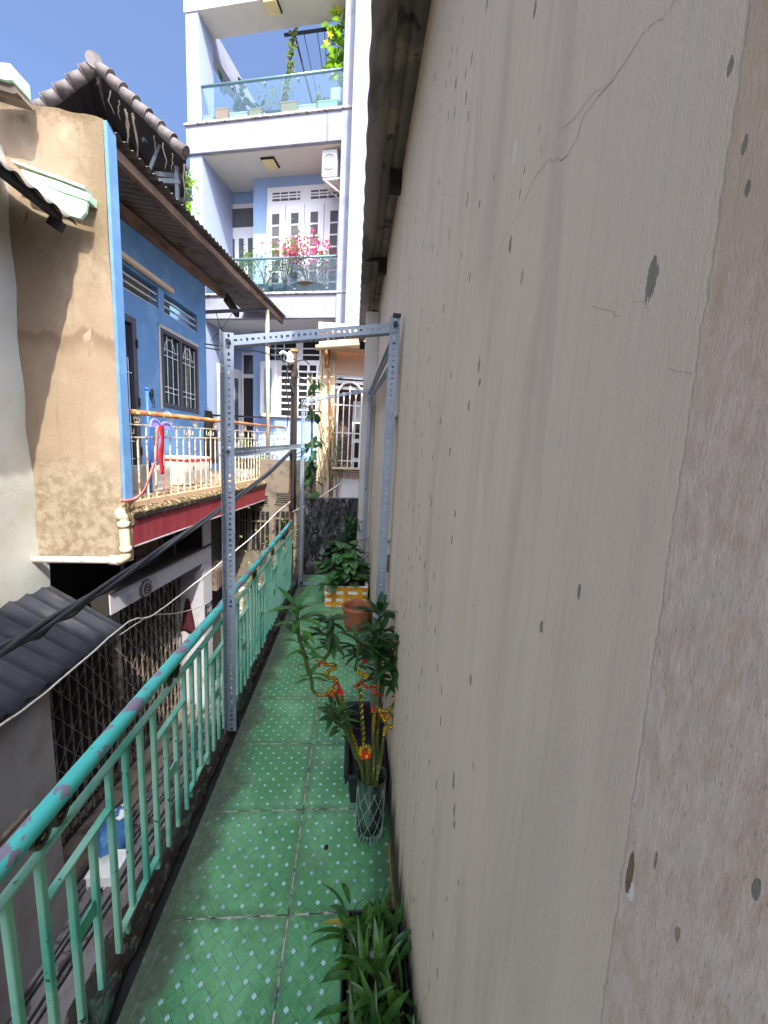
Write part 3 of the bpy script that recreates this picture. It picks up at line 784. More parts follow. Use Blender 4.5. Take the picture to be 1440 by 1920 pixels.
for nm, k in (('lu', 0), ('lv', 1)):
    at = lo.data.attributes.new(nm, 'FLOAT', 'POINT'); at.data.foreach_set('value', [x[k] for x in luv])
st.build('stems', MT['soot'], lp)
# dark strap-leaved plant in the corner
cp = thing('spiky_plant', 'dark narrow leaved plant in the corner by the mouldy wall', 'plant', (.03, 4.62, 0))
w = MB()
for i in range(60):
    a = R.uniform(0, 2*pi); c = V((.02+R.uniform(-.05,.05), 4.62+R.uniform(-.07,.07), R.uniform(.45,.75)))
    w.leaf(c, (math.cos(a)*.8, math.sin(a)*.8-.2, R.uniform(.4,1.3)), R.uniform(.16,.28), .03, R.uniform(.4,1.2), n=5)
w.build('leaves', MT['leaf_bamboo'], cp, fixn=False)
w = MB()
for i in range(5): w.tube([(.02+R.uniform(-.04,.04), 4.62+R.uniform(-.05,.05), .01), (.02+R.uniform(-.05,.05), 4.62, .6)], .008, 6)
w.build('stems', MT['soot'], cp)
w = MB(); w.lathe((.03,4.62,0), [(.08,0),(.11,.2),(.118,.2),(.1,.19),(0,.18)], 20); w.build('pot', MT['blackplastic'], cp)

# trough with strap leaves at the camera's feet
tp = thing('planter', 'long black planter crowded with green leaves at the foot of the wall nearest the camera', 'planter', (.11, .7, 0))
w = MB(); trough(w, .022, .212, .30, 1.02, 0, .16); w.build('box', MT['blackplastic'], tp, bevel=.004)
w = MB(); w.grid(lambda u, v: V((.04+u*.155, .32+v*.68, .135+R.uniform(-.006,.008))), 6, 24); w.build('soil', MT['soil'], tp, fixn=False)
MT['leaf_strap'] = leafmat('strap_leaf', lin(34,72,28), lin(66,108,38), trans=.25, sc=14)
MT['leaf_yel'] = leafmat('yellowing_leaf', lin(128,132,44), lin(150,142,60), trans=.25, sc=14)
sp_ = thing('leafy_plant', 'dense clump of upright blade leaves with a few yellowing ones in the long planter', 'plant', (.11, .7, .135))
w = MB(); yl = MB(); st = MB()
for i in range(330):
    c = V((R.uniform(.045,.19), R.uniform(.36,1.0), .14))
    top = c+V((R.uniform(-.028,.022), R.uniform(-.04,.03), R.uniform(.0,.085)))
    a = R.uniform(0, 2*pi); e = R.uniform(.55, 1.35)
    d = V((math.cos(a)*math.cos(e)-.12, math.sin(a)*math.cos(e), math.sin(e)))
    tgt = yl if (i % 41 == 0 and c.x < .12) else w
    tgt.leaf(top, d, R.uniform(.06,.13), R.uniform(.011,.021), R.uniform(.2,1.5), n=6, tw=R.uniform(-.6,.6))
    st.tube([c, top], .0022, 4)
for (yy, a, ml, zz, L) in ((.95, 3.0, 1, .2, .09), (.885, 3.5, 0, .16, .08), (.78, 3.2, 0, .19, .10), (.70, 2.7, 1, .17, .07), (.97, 2.5, 0, .2, .09), (.99, 1.9, 0, .22, .10), (.93, 2.2, 0, .2, .08)):
    (yl if ml else w).leaf((.045, yy, zz), (math.cos(a), math.sin(a), R.uniform(.3,.8)), L, .018, R.uniform(.8,1.5), n=6)
w.build('leaves', MT['leaf_strap'], sp_, fixn=False); yl.build('yellow_leaves', MT['leaf_yel'], sp_, fixn=False); st.build('stems', MT['stalk'], sp_)
# fallen dry leaf on the tiles + stick along the wall
w = MB(); w.leaf((-.055, 1.335, .008), (.5,.85,.1), .028, .016, .3, n=4); 
tag(w.build('dry_leaf', MT['soot'], fixn=False, solid=.001), 'small dark dry leaf lying on the tiles left of the vase', 'leaf')
w = MB(); w.tube(smooth([(.212, 1.36, .012), (.208, 1.2, .012), (.213, 1.06, .016)], 4), .005, 6); 
tag(w.build('stick', basic('dry_stick', lin(150,104,60), .8, .25, 20)), 'thin brown stick lying along the foot of the wall beside the vase', 'stick')
w = MB()
for i in range(5): w.leaf((.18+R.uniform(-.01,.01), 1.10+R.uniform(-.02,.02), .006+i*.003), (R.uniform(-.5,.5), R.uniform(-1,1), .25), .06, .022, .5, n=4)
tag(w.build('dead_leaves', basic('dead_leaf', lin(120,74,46), .8, .3, 20), fixn=False, solid=.001), 'crumpled brown dead leaves at the foot of the wall above the planter', 'leaves')

# ================================================================== ALLEY
MT['alley'] = basic('alley_concrete', lin(122,116,116), .9, .25, 3, c2=lin(90,82,80), s2=2.2, thr=.55, soft=.1, c3=lin(140,132,124), s3=18, thr3=.62, bump=.5, bs=40, bd=.01)
MT['stepc'] = basic('brown_step', lin(118,104,92), .85, .25, 5, c2=lin(84,74,66), s2=4, bump=.4)
MT['drain'] = basic('drain_slat', lin(110,106,106), .7, .25, 12, c2=lin(60,56,54), s2=8)
w = MB(); w.quad((-600,-600,GZ),(600,-600,GZ),(600,600,GZ),(-600,600,GZ)); tag(w.build('ground', MT['alley'], fixn=False), kind='structure')
w = MB(); w.fbox(A, -6, 6, -.14, .34, GZ+.004, GZ+.012); tag(w.build('drain_channel', MT['dark']), kind='structure')
w = MB()
for x, ww in ((-.13,.03),(-.07,.09),(.05,.02),(.09,.10),(.22,.03),(.27,.06)): w.fbox(A, -6, 6, x, x+ww, GZ+.016, GZ+.045+R.uniform(0,.015))
tag(w.build('drain_cover', MT['drain'], bevel=.006), 'long grey drain cover strips running along the alley floor below the railing', 'drain cover')
w = MB(); w.fbox(A, -1.6, 2.75, .52, .95, GZ+.002, GZ+.14); tag(w.build('step', MT['stepc'], bevel=.015), 'brown concrete doorstep in front of the folding gate', 'step')
w = MB(); w.fbox(A, -3.5, 2.75, .36, .515, GZ+.002, GZ+.06); tag(w.build('kerb', MT['stepc'], bevel=.01), kind='structure')

# ------------------------------------------------------------------ blue house
MT['blue'] = basic('blue_paint', lin(92,134,176), .75, .1, 4, c2=lin(108,150,190), s2=3, thr=.56, soft=.12, streak=(lin(70,118,172), 12, .6), bump=.2, bs=50)
MT['brown'] = basic('stained_peach_render', lin(142,119,98), .88, .12, 3, c2=lin(158,141,120), s2=2.2, thr=.5, soft=.13, c3=lin(120,96,64), s3=1.7, thr3=.6, streak=(lin(128,104,74), 9, .62), bump=.5, bs=45, bd=.006)
MT['frame_dk'] = basic('dark_window_frame', lin(66,66,76), .45, .12, 6, bump=.05)
MT['pane'] = paneglass('window_glass', (.02,.03,.035))
MT['grille'] = basic('pale_grille', lin(196,202,200), .5, .1, 8)
MT['redtile'] = None
def redband():
    n = NT('red_cladding'); o = n.obj(); v = n.noise(n.vmul(o, (14,14,.7)), 1.0, 5, .6); b = n.noise(o, 1.6, 4)
    col = n.mix(n.step(v, .35, .7), lin(214,58,72), lin(238,96,106)); col = n.mix(n.math('MULTIPLY', n.step(b, .5, .7), .5), col, lin(168,96,98))
    x, y, z = n.sep(o)
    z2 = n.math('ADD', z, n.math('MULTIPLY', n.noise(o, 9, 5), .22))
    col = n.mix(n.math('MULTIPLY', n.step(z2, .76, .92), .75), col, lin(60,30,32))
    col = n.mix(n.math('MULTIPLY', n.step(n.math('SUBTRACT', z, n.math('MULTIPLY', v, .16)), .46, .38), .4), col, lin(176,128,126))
    return n.done(col, .6, 0, n.bump(v, .15, .003), .3)
MT['redtile'] = redband()
MT['pebble'] = basic('dirty_balcony_edge', lin(150,128,90), .95, .3, 10, c2=lin(84,66,46), s2=14, thr=.5, c3=lin(206,188,150), s3=30, thr3=.6, bump=1.0, bs=30, bd=.02)
MT['grime'] = basic('black_grime', lin(28,24,20), .95, .5, 20, c2=lin(110,96,72), s2=16, thr=.62, bump=.8)
MT['orangetile'] = basic('orange_floor_tile', lin(190,156,124), .5, .1, 6)
MT['wtile'] = basic('white_wall_tile', lin(172,168,172), .35, .06, 5, c2=lin(140,134,136), s2=3, thr=.6, soft=.1, bump=.03)
MT['rustrail'] = basic('rusty_cream_paint', lin(206,196,170), .6, .12, 10, c2=lin(156,104,62), s2=15, thr=.565, soft=.08, c3=lin(104,60,32), s3=30, thr3=.62, bump=.3)
MT['rustpipe'] = basic('rusty_pipe', lin(188,132,76), .6, .2, 12, c2=lin(150,84,40), s2=9, thr=.5, soft=.1, c3=lin(220,196,160), s3=8, thr3=.6, bump=.2, st=(1,.4,1))
MT['corr_dk'] = basic('dark_corrugated_sheet', lin(120,112,104), .7, .2, 3, c2=lin(90,80,70), s2=4, thr=.55, soft=.1, bump=.2)
MT['beam'] = basic('weathered_beam', lin(124,98,80), .85, .2, 6, c2=lin(84,64,52), s2=5, thr=.55, soft=.1, st=(1,.3,1), bump=.4)
MT['cream'] = basic('cream_paint', lin(216,196,160), .6, .08, 5)
BH = thing('blue_house', 'blue two storey house with corrugated awning, rusty railed balcony and white tiled shop front', 'house', A(0,0,GZ))
S = .93
uD0, zD1 = Au(200, 540, S); uD1, zt = Au(251, 562, S)
uW0, zW1 = Au(299, 600, S); uW1, zW0 = Au(372, 770, S)
zD1 = 3.30; zW1 = 3.37; zW0 = 2.18
uC = 3.74
w = MB()
F0 = .95
def wr(u0, u1, za, zb): w.fbox(A, u0, u1, S, S+.15, za, zb)
def hole_wall(u0, u1, z0, z1, holes):
    us = sorted({u0, u1, *[h[0] for h in holes], *[h[1] for h in holes]}); zs = sorted({z0, z1, *[h[2] for h in holes], *[h[3] for h in holes]})
    for a, b in zip(us[:-1], us[1:]):
        for c, d in zip(zs[:-1], zs[1:]):
            cu_, cz = (a+b)/2, (c+d)/2
            if any(h[0] < cu_ < h[1] and h[2] < cz < h[3] for h in holes): continue
            yield a, b, c, d
vu0, vz0 = Au(203, 458, S); vu1, _ = Au(296, 545, S); vu2, _ = Au(307, 540, S); vu3, _ = Au(369, 590, S)
VZ0, VZ1 = 3.62, 3.93
holes = [(max(.02,uD0), uD1, F0, zD1), (uW0, uW1, zW0, zW1), (.12, vu1, VZ0, VZ1), (vu2, vu3, VZ0, VZ1)]
for a, b, c, d in hole_wall(0.0, uC, F0-.05, 4.62, holes): w.fbox(A, a, b, S, S+.15, c, d)
w.fbox(A, uC-.15, uC, S+.15, 5, F0-.05, 4.62)
w.build('wall', MT['blue'], BH)
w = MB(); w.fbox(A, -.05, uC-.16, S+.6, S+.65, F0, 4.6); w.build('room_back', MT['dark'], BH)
# vents: two louvre slats
for a, b in ((.12, vu1), (vu2, vu3)):
    w = MB()
    for k in (0, 1, 2): w.hexa([A(a,S+.10,VZ0+.03+k*.1),A(b,S+.10,VZ0+.03+k*.1),A(b,S+.02,VZ0+.0+k*.1),A(a,S+.02,VZ0+.0+k*.1),A(a,S+.10,VZ0+.055+k*.1),A(b,S+.10,VZ0+.055+k*.1),A(b,S+.02,VZ0+.025+k*.1),A(a,S+.02,VZ0+.025+k*.1)])
    w.build('vent', MT['pillar'], BH)
def framed(name, u0, u1, z0, z1, s, fw, fd, mf, mp, nsash=1, par=None, F=A, mull=None):
    w = MB()
    w.fbox(F, u0, u0+fw, s-.02, s+fd, z0, z1); w.fbox(F, u1-fw, u1, s-.02, s+fd, z0, z1)
    w.fbox(F, u0+fw, u1-fw, s-.02, s+fd, z0, z0+fw); w.fbox(F, u0+fw, u1-fw, s-.02, s+fd, z1-fw, z1)
    n = nsash
    for k in range(1, n): c = u0+(u1-u0)*k/n; w.fbox(F, c-fw*.7, c+fw*.7, s-.012, s+fd-.01, z0+fw, z1-fw)
    fo = w.build(name, mf, par, bevel=.004)
    w = MB(); w.fbox(F, u0+fw*.5, u1-fw*.5, s+fd*.5, s+fd*.5+.008, z0+fw*.5, z1-fw*.5); w.build('pane', mp, fo)
    return fo
dr = framed('door', max(.05,uD0), uD1, F0, zD1, S, .09, .07, MT['frame_dk'], MT['pane'], 1, BH)
w = MB(); ud = max(.05,uD0)
for k in range(1, 6): u_ = ud+.09+(uD1-ud-.18)*k/6; w.fbox(A, u_-.006, u_+.006, S+.022, S+.03, F0+.1, zD1-.55)
for z in (1.35, 1.6, 2.0, 2.55): w.fbox(A, ud+.09, uD1-.09, S+.014, S+.021, z-.006, z+.006)
w.build('grille', MT['grille'], dr)
w = MB()
for z in (1.4, 2.1, 2.9): w.fbox(A, uD1-.03, uD1-.005, S-.04, S-.021, z, z+.12)
w.build('hinge', MT['bolt'], dr)
wn_ = framed('window', uW0, uW1, zW0, zW1, S, .06, .08, MT['frame_dk'], MT['pane'], 2, BH)
w = MB(); um = (uW0+uW1)/2
for a, b in ((uW0+.07, um-.05), (um+.05, uW1-.07)):
    for k in (0, .33, .67, 1): u_ = a+(b-a)*k; w.fbox(A, u_-.006, u_+.006, S+.02, S+.03, zW0+.07, zW1-(.1 if k in (0,1) else .07))
    for z in (.2, .27, .68, .76): zz = zW0+(zW1-zW0)*z; w.fbox(A, a, b, S+.012, S+.019, zz-.006, zz+.006)
    cu_ = (a+b)/2
    w.tube([A(cu_+(b-a)*.33*math.cos(t), S+.025, zW1-.33+.22*math.sin(t)) for t in [i*pi/10 for i in range(11)]], .006, 5)
w.build('grille', MT['grille'], wn_)
w = MB(); w.fbox(A, uW0-.05, uW0-.002, S-.012, S-.001, zW0-.05, zW1+.05); w.fbox(A, uW0-.05, uW1+.03, S-.012, S-.001, zW1+.002, zW1+.05); w.build('surround', MT['pillar'], wn_)
# batten lamp under the awning
la, lz = Au(202, 455, S-.05); lb, lz2 = Au(321, 528, S-.05)
w = MB(); w.fbox(A, .12, lb, S-.10, S-.03, 3.96, 4.02); w.build('strip_lamp', basic('lamp_batten', lin(206,182,150), .5, .1, 6), BH, bevel=.006)
# partition wall: peach side, blue end
w = MB(); 
PYW = 4.2
def part(u, v):
    x = -3.45+u*1.03
    return V((x+ (0), PYW+R.uniform(-.004,.004)+.01*math.sin(v*9+u*4), .36+v*4.22+(.008*math.sin(u*23)*v**20)+ (-.06*(u) if v > .97 else 0)))
w.grid(part, 14, 40)
def peach():
    n = NT('stained_peach_side'); o = n.obj(); x, y, z = n.sep(o)
    a = n.noise(o, 3, 6, .6); b = n.noise(o, 9, 6, .65); fine = n.noise(o, 45, 5, .65); v = n.noise(n.vmul(o, (9,9,.5)), 1.0, 5, .6)
    col = n.mix(a, lin(140,116,94), lin(158,140,118))
    col = n.mix(n.math('MULTIPLY', n.step(n.noise(o, 1.7, 6, .6), .5, .66), .6), col, lin(172,156,132))
    col = n.mix(n.math('MULTIPLY', n.step(v, .58, .74), .45), col, lin(112,92,68))
    wl = n.math('ADD', z, n.math('MULTIPLY', n.math('SUBTRACT', n.noise(n.vmul(o, (1,1,.2)), 3.2, 5, .6), .5), .5))
    col = n.mix(n.math('MULTIPLY', n.math('MULTIPLY', n.step(wl, 5.62, 5.80), n.step(wl, 5.86, 5.81)), .5), col, lin(104,80,58))
    tp = n.math('ADD', z, n.math('MULTIPLY', b, .55))
    col = n.mix(n.math('MULTIPLY', n.step(tp, 7.86, 8.06), .75), col, n.mix(fine, lin(58,48,36), lin(122,100,74)))
    rt = n.math('MULTIPLY', n.step(n.math('ADD', x, n.math('MULTIPLY', b, .5)), -.18, .16), n.step(n.math('ADD', z, b), 6.6, 7.3))
    col = n.mix(n.math('MULTIPLY', rt, .7), col, n.mix(fine, lin(74,62,42), lin(128,110,80)))
    bt = n.step(n.math('ADD', z, n.math('MULTIPLY', a, .9)), 5.06, 4.80)
    col = n.mix(n.math('MULTIPLY', bt, .6), col, n.mix(n.step(b, .38, .62), lin(112,98,78), lin(160,148,128)))
    mo = n.math('MULTIPLY', n.step(n.noise(o, 4.5, 6, .65), .58, .66), n.step(z, 4.6, 4.3))
    col = n.mix(n.math('MULTIPLY', mo, .7), col, lin(96,86,44))
    h = n.math('ADD', fine, n.math('MULTIPLY', n.math('MULTIPLY', b, bt), .8))
    return n.done(col, .9, 0, n.bump(h, .6, .008), .25)
tagp = w.build('side_wall', peach(), BH, fixn=False)
w = MB(); w.hexa([V((-3.45,PYW+.012,.345)),V((-2.422,PYW+.012,.30)),A(.1,.0,.30),V((-3.45,PYW+.22,.345)),V((-3.45,PYW+.012,4.56)),V((-2.422,PYW+.012,4.5)),A(.1,.0,4.46),V((-3.45,PYW+.22,4.56))])
w.build('side_wall_core', MT['brown'], BH)
w = MB(); w.hexa([A(.002,-.012,.98),A(.115,-.012,.98),A(.115,.02,.98),A(.002,.02,.98),A(.002,-.012,4.5),A(.115,-.012,4.46),A(.115,.02,4.46),A(.002,.02,4.5)]); w.build('blue_edge', MT['blue'], BH)
w = MB(); w.hexa([A(.002,-.014,.70),A(.13,-.014,.70),A(.13,.02,.70),A(.002,.02,.70),A(.0,-.010,.985),A(.12,-.016,.985),A(.12,.02,.985),A(.0,.02,.985)]); w.build('bare_edge', MT['pebble'], BH)
# balcony slab, red band, dirty edge
w = MB(); w.fbox(A, .12, 6.5, .03, 4.5, .48, .94); w.build('balcony_slab', MT['orangetile'], BH)
w = MB()
def redg(u, v): return A(.16+u*6.42, -.002, .465+v*.365)
n = 22
for k in range(n):
    a = .10+6.46*k/n; w.fbox(A, a+.004, a+6.46/n-.002, -.006, .028, .465+R.uniform(-.002,.002), .80)
w.tube([A(6.56, .02, .465), A(6.585, .03, .6), A(6.56, .02, .8)], .02, 8)
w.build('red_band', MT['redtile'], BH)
w = MB(); w.fbox(A, .11, 6.57, .0, .026, .47, .80); w.fbox(A, .11, 6.58, -.018, .03, .452, .4645, 1); w.build('band_joint', [MT['wtile'], MT['wtile']], BH)
w = MB()
def peb(u, v):
    uu = .10+v*6.47; pr = [(-.002,.79),(-.03,.80),(-.035,.835),(-.02,.85),(.06,.905),(.12,.94),(.2,.95)][round(u*6)]
    return A(uu, pr[0]+R.uniform(-.008,.008), pr[1]+R.uniform(-.008,.008))
w.grid(peb, 6, 160); w.build('balcony_edge', MT['pebble'], BH, fixn=False)
w = MB()
def gri(u, v): return A(.10+v*6.47, -.038+R.uniform(-.005,.003), .775+u*.05+R.uniform(-.008,.008))
w.grid(gri, 3, 200); w.build('edge_grime', MT['grime'], BH, fixn=False)
# awning
w = MB()
def corr(u, v):
    uu = .02+v*6.0; k = math.sin(uu*2*pi/.115)*.016
    return A(uu, -.02+u*1.1, 4.475+.13*u+k+uu*.048)
w.grid(corr, 4, 420); aw = w.build('awning', MT['corr_dk'], BH, fixn=False)
w = MB(); w.bar(A(.2,.10,4.385), A(5.9,.10,4.66), .07, .10); w.build('rafter', MT['beam'], aw, bevel=.004)
w = MB(); w.bar(A(.2,S-.06,4.46), A(4.4,S-.06,4.66), .10, .13); w.build('rafter', MT['beam'], aw, bevel=.004)
w = MB(); w.bar(A(4.4,S-.1,4.62), A(5.0,S-.1,4.50), .08, .16); w.build('bracket', MT['soot'], aw)
w = MB(); pp = PY(501, 575, 9.0); w.tube([PY(503, 802, 9.0)-V((0,0,.6)), pp], .04, 12); w.build('post', MT['cream'], aw)
w = MB(); w.bar(pp+V((0,0,-.05)), A(3.76, 1.0, 4.1), .05, .06); w.build('tie_bar', MT['frame_dk'], aw)
# shop front below the balcony
LS = .35
w = MB()
us = [.17+i*.49 for i in range(6)]; us[-1] = 2.62
for a, b in zip(us[:-1], us[1:]): w.fbox(A, a+.002, b-.002, LS, LS+.02, -.40, -.145)
w.fbox(A, 2.33, 2.62, LS, LS+.02, -.14, .46); 
zz = GZ
k = 0
while zz < -.42:
    z2 = min(zz+.42, -.405); w.fbox(A, 2.33, 2.62, LS, LS+.02, zz+.003, z2-.002)
    w.fbox(A, 2.31, 2.33, LS+.003, .86, zz+.003, z2-.002); zz = z2
w.build('tile_cladding', MT['wtile'], BH, bevel=.002)
w = MB(); w.fbox(A, .16, 2.6, LS+.022, LS+.22, -.41, -.14); w.fbox(A, 2.335, 2.61, LS+.022, .9, GZ, .47); w.fbox(A, .16, 2.6, LS-.03, LS+.2, -.138, -.115); w.build('lintel', MT['soot'], BH)
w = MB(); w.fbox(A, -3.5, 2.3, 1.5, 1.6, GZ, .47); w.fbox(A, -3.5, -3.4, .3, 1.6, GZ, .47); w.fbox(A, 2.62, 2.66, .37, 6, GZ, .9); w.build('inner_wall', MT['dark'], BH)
w = MB(); w.fbox(A, 1.2, 2.2, .95, 1.0, -.1, .44); w.build('poster_board', basic('old_posters', lin(120,90,70), .8, .5, 9, c2=lin(50,40,36), s2=8), BH)
w = MB(); w.fbox(A, .6, .63, .5, .53, -.14, .46); w.fbox(A, 1.75, 1.78, .5, .53, -.14, .46); w.build('transom_bar', MT['frame_dk'], BH)
# graffiti scribble on the lintel tiles
MT['chalk'] = basic('chalk_scrawl', lin(206,196,198), .9, .1, 20)
w = MB(); 
def scr(pts):
    for a, b in zip(pts[:-1], pts[1:]): w.bar(A(a[0], LS-.004, a[1]), A(b[0], LS-.004, b[1]), .003, .012)
scr([(1.72,-.19),(1.80,-.17),(1.83,-.2),(1.78,-.25),(1.75,-.22)]); scr([(1.82,-.19),(1.87,-.36)]); scr([(1.90,-.17),(1.95,-.34),(1.97,-.2)]); scr([(2.02,-.16),(2.06,-.33)]); scr([(2.1,-.18),(2.2,-.3)]); scr([(1.9,-.27),(2.03,-.24)])
w.build('scrawl', MT['chalk'], BH)
# octagonal plaque
oc, oz = Au(272, 1092, LS); oz = -.30
pl_ = thing('octagonal_plaque', 'small round dark octagonal plaque fixed on the white tile lintel over the folding gate', 'plaque', A(oc, LS-.01, oz))
def disc(mb, u, z, s, r, n, mi=0, d=.015, rot=0): mb.prism([A(u+r*math.cos(rot+2*pi*i/n), s, z+r*math.sin(rot+2*pi*i/n)) for i in range(n)], AN*(-d), mi)
w = MB(); disc(w, oc, oz, LS-.001, .125, 8, 0, .02, pi/8); w.build('board', basic('plaque_dark', lin(70,66,64), .5), pl_)
w = MB(); disc(w, oc, oz, LS-.0215, .105, 8, 0, .006, pi/8); w.build('face', basic('plaque_grey', lin(128,122,120), .5), pl_)
w = MB(); w.tube([A(oc+.062*math.cos(t), LS-.03, oz+.062*math.sin(t)) for t in [i*2*pi/24 for i in range(24)]], .008, 6, closed=True); w.tube([A(oc+.03*math.cos(t), LS-.03, oz+.03*math.sin(t)) for t in [i*2*pi/18 for i in range(18)]], .006, 6, closed=True)
w.build('ring', MT['soot'], pl_)
# folding gate
gt = thing('folding_gate', 'dark steel concertina gate closed across the shop front under the white lintel', 'gate', A(.6, .8, GZ))
MT['gate'] = basic('gate_steel', lin(140,128,116), .55, .2, 8, c2=lin(88,76,66), s2=10, thr=.5, soft=.1, bump=.1)
GS = .76; ga, gb = -1.5, 2.29; gz0, gz1 = GZ+.16, -.42
w = MB(); x = MB(); st = MB()
n = 33; du = (gb-ga)/n
for k in range(n+1):
    u_ = ga+k*du
    w.fbox(A, u_-.009, u_+.009, GS-.012, GS+.006, gz0, gz1)
for k in range(n):
    u_ = ga+k*du; z = gz0+.1; j = 0
    while z < gz1-.3:
        if j % 2 == k % 2: x.bar(A(u_, GS-.02, z), A(u_+du, GS-.02, z+.17), .004, .009)
        else: x.bar(A(u_+du, GS-.026, z), A(u_, GS-.026, z+.17), .004, .009)
        z += .17; j += 1
w.build('upright', MT['gate'], gt); x.build('lattice', MT['gate'], gt)
w = MB(); w.fbox(A, .72, .80, GS-.04, GS+.02, gz0, gz1); w.build('meeting_post', MT['gate'], gt, bevel=.004)
w = MB(); w.fbox(A, .745, .775, GS-.06, GS-.041, -2.1, -1.9); w.build('lock', MT['bolt'], gt)
w = MB(); w.fbox(A, ga, gb, GS-.03, GS+.03, GZ+.142, GZ+.16); w.build('track', MT['bolt'], gt)
w = MB(); w.fbox(A, ga, gb, GS+.12, GS+.15, GZ+.14, -.42); tag(w.build('dark_backing', MT['dark'], gt))  # black sheet standing for the shaded interior behind the gate
# number plate, red cloth
def text_mesh(txt, size, F, u, s, z, name, mat, par, depth=.003, squash=1.0):
    cv = bpy.data.curves.new('t', 'FONT'); cv.body = txt; cv.size = size; cv.align_x = 'CENTER'; cv.align_y = 'CENTER'; cv.extrude = depth/2
    to = bpy.data.objects.new('t', cv); COL.objects.link(to); bpy.context.view_layer.update()
    me = bpy.data.meshes.new_from_object(to.evaluated_get(bpy.context.evaluated_depsgraph_get()))
    bpy.data.objects.remove(to)
    w = MB(); w.add([F(u+v.co.x*squash, s-v.co.z, z+v.co.y) for v in me.vertices], [tuple(p.vertices) for p in me.polygons])
    bpy.data.meshes.remove(me)
    return w.build(name, mat, par)
np_, nz = Au(393, 1143, LS)
np_ = 2.475; nz = -1.30
npt = thing('number_plate', 'dark house number plate reading 165 on the white tiled pillar', 'number plate', A(np_, LS-.005, nz))
w = MB(); w.fbox(A, np_-.125, np_+.125, LS-.014, LS-.001, nz-.12, nz+.12); w.build('plate', basic('plate_navy', (.012,.014,.03), .4), npt, bevel=.003)
text_mesh('165', .14, A, np_, LS-.016, nz-.02, 'digits', MT['wtile'], npt)
w = MB(); w.fbox(A, np_-.08, np_+.08, LS-.017, LS-.0142, nz+.075, nz+.082); w.build('line', MT['wtile'], npt)
rc = thing('red_cloth', 'dark red cloth hanging on the white tiled side of the gate opening', 'cloth', A(2.29, .62, -1.35))
w = MB()
def clo(u, v): return A(2.296-.012*math.sin(u*9+v*4)-.01*(1-v), .62+(u-.5)*(.05+.30*v*(1.25-v*.6)), -1.05-v*.66+.06*u*v)
w.grid(clo, 8, 10); w.build('fabric', basic('dark_red_cloth', lin(64,18,28), .9, .2, 9), rc, fixn=False, solid=.006)
# drain pipe
dp = thing('drain_pipe', 'cream drain pipe with elbows running under the peach wall and up beside the red band', 'pipe', (-2.4, 4.15, .3))
w = MB(); p1 = V((-2.40, 4.125, .30))
top = PY(231, 975, 4.13); bt = PY(236, 1035, 4.13)
path = smooth([top+V((-.05,.06,.07)), top+V((-.03,.0,.075)), top+V((.0,-.02,.03)), top, bt, bt+V((-.015,0,-.06)), bt+V((-.07,0,-.095))], 5)
w.tube(path, .048, 14); w.tube([top+V((0,0,-.02)), top+V((0,0,-.08))], .055, 14); w.tube([bt+V((0,0,.06)), bt], .055, 14)
w.build('elbow_pipe', MT['cream'], dp)
w = MB(); q = bt+V((-.07,0,-.095)); w.tube([q, q+V((-.09,0,.004))], .052, 14); w.tube([q, V((-3.34, 4.13, .33))], .036, 12); w.build('long_pipe', basic('pale_pipe', lin(214,204,196), .5, .1, 5, c2=lin(150,140,130), s2=6, thr=.62), dp)

# balcony railing
br_ = thing('balcony_railing', 'rusty cream balcony railing with ring scrolls on the blue house', 'railing', A(0.1, .1, .95))
ra, rz = Au(217, 769, .10); rb, rz2 = Au(541, 803, .10)
def rl(u): return rz+(rz2-rz)*(u-ra)/(rb-ra)
UE = 6.35
w = MB(); w.tube([A(.1, .10, rl(.1)), A(UE, .10, rl(UE))], .03, 14); w.build('top_rail', MT['rustpipe'], br_)
for dz in (.135, .275):
    w = MB(); w.bar(A(.1,.10,rl(.1)-dz), A(UE,.10,rl(UE)-dz), .018, .016); w.build('rail', MT['rustrail'], br_)
k = 0; u_ = .24
while u_ < UE:
    w = MB(); w.bar(A(u_,.10,.90), A(u_,.10,rl(u_)-(.283 if k % 2 else .143)), .016, .016, up=(1,0,0)); w.build('baluster', MT['rustrail'], br_)
    if k % 4 == 1:
        w = MB()
        for sg in (-1, 1):
            pts = [A(u_+sg*(.024+.03*math.cos(t)*(1-t/18)), .10, rl(u_)-.083+.044*math.sin(t)*(1-t/18)) for t in [i*.4 for i in range(24)]]
            w.tube(pts, .006, 5)
        w.build('ring', MT['rustrail'], br_)
    if k % 4 == 3 or k % 4 == 0:
        w = MB(); z = rl(u_)-.27
        pts = [A(u_+.03, .1, z+.11), A(u_+.03, .1, z+.04), A(u_+.1, .1, z+.04), A(u_+.1, .1, z+.09)]
        for a, b in zip(pts[:-1], pts[1:]): w.bar(a, b, .008, .008)
        w.build('key_scroll', MT['rustrail'], br_)
    u_ += .158; k += 1
w = MB(); w.bar(A(UE,.10,.9), A(UE,.10,rl(UE)), .04, .04, up=(1,0,0)); w.build('end_post', MT['rustrail'], br_)
